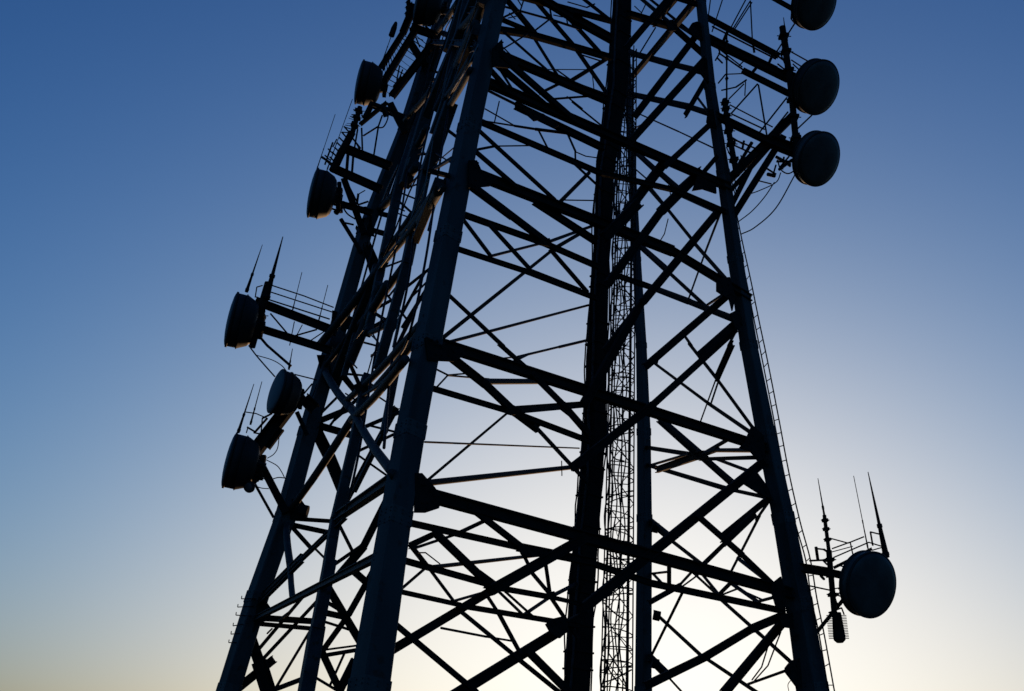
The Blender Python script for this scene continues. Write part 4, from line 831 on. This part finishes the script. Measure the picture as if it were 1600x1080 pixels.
NAMES = ['horizontal_beam', 'diagonal_brace', 'vertical_post', 'tie_rod', 'tie_wire', 'tube_brace']
for kind, ni, x1, y1, z1, x2, y2, z2, w in MEMBERS:
    p, q = V((x1, y1, z1)), V((x2, y2, z2)); n = NORMALS[ni]
    if kind == 5:
        m_ = (p + q) / 2 + Vector((0, 0, -(q - p).length * .012)) + Vector((random.uniform(-.01, .01),) * 3)
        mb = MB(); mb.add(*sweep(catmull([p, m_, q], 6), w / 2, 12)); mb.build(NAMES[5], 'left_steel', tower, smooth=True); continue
    if kind == 0: prof = i_prof(w, w * .7)
    elif kind == 2: prof = box_prof(w, w * .8, w * .06)
    elif kind == 1: prof = l_prof(w, w * .6) if w < .13 else i_prof(w, w * .6)
    else: prof = round_prof(w / 2, 8 if kind == 3 else 6)
    v, f = extrude(p, q, prof, n)
    mb = MB(); mb.add(v, f)
    if kind < 3 and w > .07:                                   # end plates with bolt heads
        t, a, b = frame(p, q, n); L = (q - p).length
        for s_, e_ in ((p, 1), (q, -1)):
            for i in range(3):
                c_ = s_ + t * e_ * (.06 + i * min(.09, L * .1)) + b * (w * (.34 if kind == 0 else .29))
                mb.add(*extrude(c_, c_ + b * .014, round_prof(.016, 6)))
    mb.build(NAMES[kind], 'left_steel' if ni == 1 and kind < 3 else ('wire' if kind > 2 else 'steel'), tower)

for ni, poly in GUSSETS:
    P = [V(p) for p in poly]; n = Vector(NORMALS[ni]) if ni >= 0 else Vector((-.2, -.98, 0)).normalized()
    k = len(P); c0 = sum(P, Vector()) / k; th = .018
    if k > 4: P = [c0.lerp(p, .88) for p in P]
    v = [p + n * th for p in P] + [p - n * th for p in P]
    f = [tuple(range(k)), tuple(range(2 * k - 1, k - 1, -1))] + [(i, i + k, (i + 1) % k + k, (i + 1) % k) for i in range(k)]
    mb = MB(); mb.add(v, f)
    for p in P:
        for s_ in (.45, .78):
            q = c0.lerp(p, s_) + n * th; mb.add(*extrude(q, q + n * .016, round_prof(.017, 6)))
    mb.build('gusset_plate', 'steel', tower)
for x, y, z, r in MISC['blobs']:
    o = V((x, y, z)); mb = MB(); mb.add(*extrude(o - Vector((.09, 0, 0)), o + Vector((.09, 0, -.03)), round_prof(r, 10)))
    mb.build('knuckle_joint', 'steel', tower)
b_ = MISC['bolts']
for i in range(6):
    p, q = V(b_[i]), V(b_[i + 6]); mb = MB(); d = (q - p).normalized()
    mb.add(*extrude(p - d * .25, q, round_prof(.012))); mb.add(*extrude(q, q + Vector((0, 0, .07)), round_prof(.011)))
    p2 = p + Vector((0, 0, .0)); mb.build('step_bolt', 'wire', tower)

# lower horizontals and braces below the picture, down to the footings
for a, b in ('AB', 'BD', 'DC', 'CA'):
    for z0, z1 in ((.2 - EYE, 1.4),):
        p, q = leg_at(a, z1 - .3), leg_at(b, z1 - .3)
        link('horizontal_beam', *extrude(p, q, i_prof(.2, .14), (0, 0, 1)), 'steel', tower)
        m_ = (p + q) / 2
        for s_ in (a, b):
            link('diagonal_brace', *extrude(leg_at(s_, -1.1), m_, box_prof(.14, .1), (0, 0, 1)), 'steel', tower)

# ------------------------------------------------------------------ cable riser up the middle of the tower
RR = [(V(r), r[3] * .95 - .05) for r in RISER]
def rpt(s_):
    x = s_ * (len(RR) - 1); i = min(int(x), len(RR) - 2); u = x - i
    return RR[i][0].lerp(RR[i + 1][0], u), RR[i][1] * (1 - u) + RR[i + 1][1] * u
riser = empty('cable_riser', Vector((RR[0][0].x, RR[0][0].y, 0)), 'thick vertical cable riser column packed with black cables inside the tower', 'cable riser')
v, f = [], []
for i, (o, w) in enumerate(RR):
    h = w / 2; e = .03
    v += [o + ax * a_ + ay * b_ for a_, b_ in ((-h + e, -h), (h - e, -h), (h, -h + e), (h, h - e), (h - e, h), (-h + e, h), (-h, h - e), (-h, -h + e))]
    if i: f += [((i - 1) * 8 + j, (i - 1) * 8 + (j + 1) % 8, i * 8 + (j + 1) % 8, i * 8 + j) for j in range(8)]
f += [tuple(range(7, -1, -1)), tuple(range(len(v) - 8, len(v)))]
link('riser_column', v, f, 'steel', riser)
for side, cnt, off in ((-ay, 6, 0), (-ax, 5, 1), (ax, 2, 2)):
    u = Vector((0, 0, 1)).cross(side).normalized()
    for i in range(cnt):
        pts = []; ph = random.random() * 6
        for k in range(0, 71):
            o, w = rpt(k / 70)
            bulge = max(0, math.sin(k * .37 + ph * 3)) ** 6 * .05
            pts.append(o + side * (w / 2 + .022 + bulge) + u * ((i + .5) / cnt - .5) * w * 1.02 + u * (.025 * math.sin(ph + k * .6 + i) + random.uniform(-.012, .012)) + side * random.uniform(-.008, .012))
        mb = MB(); mb.add(*sweep(catmull(pts, 2), .018 + .014 * ((i + off) % 3 == 0)))
        mb.build('cable', 'left_steel' if (i + off) % 7 == 3 else 'cable', riser, smooth=True)
for k in range(1, 34):
    s_ = (k + .3 * math.sin(k * 3.7)) / 34; o, w = rpt(s_); o2, _ = rpt(min(1, s_ + .005)); t = (o2 - o).normalized()
    mb = MB(); mb.add(*extrude(o - t * .02, o + t * .02, box_prof(w + .05, w + .05), ay)); mb.build('cable_clamp', 'steel', riser)
    if k % 3 == 2:
        q = o - ax * w * .5; mb = MB(); mb.add(*extrude(q - ax * .14, q, box_prof(.06, .05))); mb.build('bracket_arm', 'steel', riser)
        q = o - ax * (w * .5 + .1); mb = MB(); mb.add(*extrude(q - t * .1, q + t * .14, round_prof(.028))); mb.build('insulator', 'wire', riser)

# ------------------------------------------------------------------ caged ladder right of the riser
p0, p1 = V(CAGE[0]), V(CAGE[2]); d = p1 - p0
bot = p0 - d * (p0.z / d.z); top = p1 + d * .1
cage = empty('caged_ladder', Vector((bot.x, bot.y, 0)), 'narrow caged ladder running up beside the central cable riser', 'ladder')
rad = lambda s_: .42 - .14 * s_
def cpt(s_, ang): return bot.lerp(top, s_) + Vector((math.cos(ang), math.sin(ang) * .9, 0)) * rad(s_)
for ang in (math.pi * .75, math.pi * .25):
    link('rail', *extrude(cpt(0, ang), cpt(1, ang), box_prof(.05, .03)), 'wire', cage)
for ang in (-math.pi * .95, -math.pi * .72, -math.pi * .5, -math.pi * .28, -math.pi * .05):
    link('cage_strap', *extrude(cpt(0, ang), cpt(1, ang), box_prof(.035, .012)), 'wire', cage)
H = (top - bot).length; n_ = int(H / .3)
for k in range(n_):
    s_ = (k + .5) / n_
    if k % 1 == 0:
        link('rung', *extrude(cpt(s_, math.pi * .75), cpt(s_, math.pi * .25), round_prof(.013, 6)), 'wire', cage)
    if random.random() < .25: continue
    tl = random.uniform(-.009, .009)
    pts = [cpt(s_ + .004 * math.sin(k * 2.3) + tl * math.cos(j * .31), math.pi * .75 + (math.pi * 1.5) * j / 10) for j in range(11)]
    mb = MB(); mb.add(*sweep(pts, .016, 5)); mb.build('cage_hoop', 'wire', cage, smooth=True)
n2 = int(H / .95)
for k in range(n2):
    a_, b_2 = k / n2, (k + 1) / n2
    link('lacing_bar', *extrude(cpt(a_, math.pi), cpt(b_2, 0), box_prof(.035, .02)), 'wire', cage)
    link('lacing_bar', *extrude(cpt(a_, 0), cpt(b_2, math.pi), box_prof(.035, .02)), 'wire', cage)
for k in range(60):
    s_ = random.random() * .97; a1 = random.random() * 6.28; a2 = a1 + random.uniform(1.2, 3.6)
    p_, q_ = cpt(s_, a1), cpt(min(1, s_ + random.uniform(.005, .035)), a2); m_ = (p_ + q_) / 2 + Vector((random.uniform(-.08, .08), .05, random.uniform(-.15, .05)))
    mb = MB(); mb.add(*sweep(catmull([p_, m_, q_], 4), random.choice((.009, .013, .02)), 5)); mb.build('cable_tail', 'cable', cage, smooth=True)
for i in range(5):
    pts = [bot.lerp(top, k / 60) + Vector((-rad(k / 60) * (.95 - .3 * i) + .05 * math.sin(k * 1.3 + i), -.1, 0)) for k in range(61)]
    mb = MB(); mb.add(*sweep(catmull(pts, 2), .018)); mb.build('cable', 'cable', cage, smooth=True)

# ------------------------------------------------------------------ slim ladder up the outside of the right leg
rl = [[V(p) for p in r] for r in LADDER]
for r in rl:                                                  # carry it on to the ground
    r.sort(key=lambda p: p.z)
    dd = (r[1] - r[0]).normalized(); r.insert(0, r[0] - dd * (r[0].z / dd.z))
lad = empty('climbing_ladder', rl[0][0].copy(), 'slim rung ladder standing out from the outer edge of the right leg', 'ladder')
for r in rl:
    mb = MB(); mb.add(*sweep(catmull(r, 5), .014)); mb.build('rail', 'wire', lad, smooth=True)
c0, c1 = catmull(rl[0], 24), catmull(rl[1], 24)
last = -1
for i in range(len(c1)):
    if c1[i].z - last > .27 and c1[i].z > .2:
        last = c1[i].z
        q = min(c0, key=lambda p: abs(p.z - c1[i].z - .02)); p = c1[i]
        link('rung', *extrude(p, q + Vector((0, 0, .015 * math.sin(i))), round_prof(.010, 6)), 'wire', lad)

# ------------------------------------------------------------------ platforms and brackets carrying the dishes
PL = {'upper_left': 'crowded bracket of bars holding the second highest left dish with two whips',
 'top_left': 'uppermost left bracket of parallel ladder like bars reaching past the frame top',
 'middle_left': 'left platform of two level booms with a three bar guard rail',
 'lower_left': 'stubby bracket of thick black booms joining the two lowest left dishes',
 'upper_right': 'large upper right outrigger frame of long booms behind two dark dishes',
 'top_right': 'short boom and thin stays holding the dish cut by the frame top',
 'lower_right': 'small lone outrigger with curved guard rails low on the right leg'}
for k, rows in PLATFORMS.items():
    p = V(rows[0][1:4])
    e = empty('antenna_platform', p, PL[k], 'antenna platform')
    for nm, x1, y1, z1, x2, y2, z2, w in rows:
        a_, b_ = V((x1, y1, z1)), V((x2, y2, z2)); mb = MB()
        if nm == 'boom': mb.add(*extrude(a_, b_, i_prof(w, w * .8), (0, -1, 0)))
        elif nm == 'brace': mb.add(*extrude(a_, b_, box_prof(w, w * .8, w * .08), (0, -1, 0)))
        else: mb.add(*extrude(a_, b_, round_prof(w / 2, 8)))
        if nm == 'mount_pipe' and w < .2:
            for s_ in (.15, .4, .7):
                o = a_.lerp(b_, s_); t = (b_ - a_).normalized()
                mb.add(*extrude(o - t * .03, o + t * .03, box_prof(w * 1.35, w * 1.35), (0, -1, 0)))
                mb.add(*extrude(o + Vector((-w, 0, 0)), o + Vector((w * 1.1, 0, .01)), round_prof(.012, 6)))
        mb.build(nm, 'steel' if nm in ('boom', 'brace', 'mount_pipe') else 'wire', e)
# rungs that fill the left frames, seen nearly end on
def rungs(e, pa, pb, pc, pd, n, r=.012):
    for i in range(n):
        s_ = (i + .5) / n; a_ = pa.lerp(pb, s_); b_ = pc.lerp(pd, s_)
        mb = MB(); mb.add(*extrude(a_, b_ + Vector((0, 0, .05 * math.sin(i * 2.1))), round_prof(r * (1 + .4 * math.sin(i)), 6))); mb.build('grating_bar', 'wire', e)
ents = [o for o in C.objects if o.name.startswith('antenna_platform')]
rw = PLATFORMS['top_left']
rungs(ents[1], V(rw[3][1:4]), V(rw[3][4:7]), V(rw[4][1:4]).lerp(V(rw[4][4:7]), .1), V(rw[4][4:7]), 13)
rungs(ents[1], V(rw[4][1:4]), V(rw[4][4:7]), V(rw[5][1:4]), V(rw[5][4:7]), 12)
rw = PLATFORMS['upper_left']
o_ = Vector((-.32, 0, .04))
rungs(ents[0], V(rw[4][1:4]), V(rw[4][4:7]), V(rw[4][1:4]) + o_ * .4, V(rw[4][4:7]) + o_, 9)

# ------------------------------------------------------------------ dishes
DL = {'a': 'black drum dish second from the top left of the tower beside slanting bars',
 'b': 'black drum dish with orange lit underside halfway up the left side',
 'c': 'black drum dish at the outer end of the railed left platform',
 'd': 'smaller drum dish with pale grey face close to the rear left leg',
 'e': 'lowest left drum dish with orange underside above a small round lamp',
 'f': 'dark right dish cut off by the top of the frame',
 'g': 'dark right dish just below the one cut by the frame top',
 'h': 'dark right dish with glowing lower rim above the long sagging cables',
 'i': 'large dark dish alone low on the right with golden lit rim',
 'j': 'topmost left drum dish cut off by the frame top'}
for nm, x, y, z, axis, D, dep in DISHES:
    o = V((x, y, z)); axd = Vector(axis); Rr = D / 2; L = D * dep
    left = nm in 'abcdej'
    e = empty('drum_antenna', o - axd * L, DL[nm], 'dish antenna', 'drum dish antennas around the tower')
    mb = MB(); mb.add(*lathe(o, axd, [(-.03 * Rr, .93 * Rr), (.0, .965 * Rr), (.035 * Rr, .93 * Rr), (.07 * Rr, .8 * Rr), (.11 * Rr, .5 * Rr), (.125 * Rr, .25 * Rr), (.13 * Rr, .02 * Rr)]))
    mb.build('radome', 'radome' if left else 'shaded_radome', e, smooth=True)
    mb = MB(); mb.add(*lathe(o, axd, [(-.07 * Rr, .9 * Rr), (-.07 * Rr, 1.0 * Rr), (-.055 * Rr, 1.01 * Rr), (-.0 * Rr, 1.01 * Rr), (.012 * Rr, .99 * Rr), (.012 * Rr, .955 * Rr), (-.02 * Rr, .94 * Rr)]))
    mb.build('rim_band', 'shroud', e, smooth=True)
    mb = MB(); x1 = -L * (.4 if left else .62)
    mb.add(*lathe(o, axd, [(-.06 * Rr, .9 * Rr), (-.06 * Rr, .965 * Rr), (x1 * .5, .965 * Rr), (x1, .96 * Rr), (x1 - .01, .9 * Rr)]))
    mb.build('shroud', 'rim' if nm in 'hi' else 'shroud', e, smooth=True)
    mb = MB()
    mb.add(*lathe(o, axd, [(x1, .9 * Rr), (x1, 1.0 * Rr), (x1 - .03 * Rr, 1.0 * Rr), (x1 - .05 * Rr, .97 * Rr), (-L * .8, .82 * Rr if left else .8 * Rr), (-L * .93, .68 * Rr), (-L * .98, .5 * Rr), (-L, .28 * Rr), (-L - .12 * Rr, .2 * Rr), (-L - .3 * Rr, .18 * Rr)]))
    mb.build('reflector_back', 'shroud', e, smooth=True)
    side = axd.cross(Vector((0, 0, 1))); mb = MB()
    c_ = o - axd * (L + .18 * Rr)
    mb.add(*extrude(c_ - Vector((0, 0, .45 * Rr)), c_ + Vector((0, 0, .45 * Rr)), box_prof(.16 * Rr, .2 * Rr)))
    mb.add(*extrude(c_ - side * .3 * Rr, c_ + side * .3 * Rr, box_prof(.12 * Rr, .12 * Rr)))
    for s_ in (-1, 1):
        q = c_ + Vector((0, 0, s_ * .3 * Rr)); mb.add(*extrude(q - side * .22 * Rr, q + side * .22 * Rr, round_prof(.035 * Rr)))
        q = c_ + side * s_ * .3 * Rr; mb.add(*extrude(q, o - axd * L * .6 + side * s_ * .75 * Rr, round_prof(.025 * Rr)))
    mb.build('mount_bracket', 'steel', e)

# ------------------------------------------------------------------ whip antennas
WL = ['tapered whip antenna rising just behind the railed left platform dish', 'tallest thick based whip antenna at the outer corner of the railed left platform',
 'thin rod antenna midway along the left guard rail', 'thin rod antenna on the guard rail nearest the rear left leg',
 'tapered whip antenna standing on the lowest left dish', 'slimmer whip antenna just right of the one on the lowest left dish',
 'short stub whip above the pale faced small left dish', 'long thin whip passing behind the second left dish from the top',
 'thin whip rising left of the crowded upper left bracket', 'thin whip with a dark swollen tip at the top left',
 'tall whip antenna on the lone right outrigger nearest the leg', 'thinnest middle whip of the lone right outrigger',
 'thick based whip antenna above the large lone right dish', 'short spiky whip between the two topmost right dishes']
for (x1, y1, z1, x2, y2, z2, w1, w2), lab in zip(WHIPS, WL):
    p, q = V((x1, y1, z1)), V((x2, y2, z2)); t = (q - p).normalized(); L = (q - p).length
    e = empty('whip_antenna', p, lab, 'antenna', 'whip antennas on the platforms')
    w1 = max(w1 * .95, .026); w2 = max(w2 * .9, .014); c_ = p.lerp(q, .36)
    mb = MB(); mb.add(*extrude(p, c_, round_prof(w1 / 2, 10), None, .62)); mb.build('base_tube', 'steel', e, smooth=False)
    mb = MB(); mb.add(*extrude(c_ - t * .03, c_ + t * .04, round_prof(w1 * .42, 10)))
    mb.build('collar', 'wire', e)
    mb = MB(); mb.add(*extrude(p + t * .04, p + t * .1, round_prof(w1 * .56, 10))); mb.build('clamp', 'wire', e)
    if 'swollen' in lab:
        m2 = p.lerp(q, .62)
        mb = MB(); mb.add(*extrude(c_, m2, round_prof(w1 * .28, 8))); mb.add(*sweep([m2, m2 + t * .04, p.lerp(q, .85), q - t * .03, q], [.02, .09, .085, .05, .03], 10))
    else:
        mb = MB(); mb.add(*extrude(c_, q, round_prof(w1 * .27, 8), None, max(.25, w2 / (w1 * .54)) if w2 < w1 * .54 else 1)); 
    mb.build('whip_rod', 'wire', e)

# ------------------------------------------------------------------ cables, and pale strips drawn as lit brace edges
for kind, pts, w, lab in CABLES_AND_LIT_EDGES:
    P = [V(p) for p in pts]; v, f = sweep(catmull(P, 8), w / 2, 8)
    o = link('cable_or_lit_edge', v, f, 'cable' if kind == 'C' else 'lit_edge', smooth=True)
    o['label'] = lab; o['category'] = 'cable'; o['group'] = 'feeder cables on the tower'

# ------------------------------------------------------------------ round lamp and ribbed antenna
p, q = V(MISC['lamp'][0]), V(MISC['lamp'][1])
e = empty('floodlight', p, 'small round lamp hanging below the lowest left dish', 'lamp')
mb = MB(); mb.add(*lathe(p, Vector((-.3, -.8, -.5)).normalized(), [(-.07, .05), (-.05, .12), (.0, .15), (.05, .145), (.06, .12)], 20)); mb.build('housing', 'shroud', e, smooth=True)
mb = MB(); mb.add(*lathe(p, Vector((-.3, -.8, -.5)).normalized(), [(.05, .12), (.07, .1), (.08, .02)], 20)); mb.build('lens', 'radome', e, smooth=True)
mb = MB(); mb.add(*extrude(p, q, round_prof(.03))); mb.build('bracket', 'steel', e)
p, q = V(MISC['ribbed'][0]), V(MISC['ribbed'][1])
e = empty('ribbed_antenna', q, 'dark downward hanging antenna fringed with short ribs beside the large lone right dish', 'antenna')
t = (q - p).normalized()
mb = MB(); mb.add(*sweep([p, p + t * .05, p + t * .12, q], [.06, .11, .115, .085], 12)); mb.build('body', 'steel', e)
L = (q - p).length
for i in range(15):
    o = p + t * (.08 + (L - .1) * i / 15)
    mb = MB(); mb.add(*extrude(o - right * .2, o + right * .18, round_prof(.008, 6))); mb.build('rib', 'wire', e)
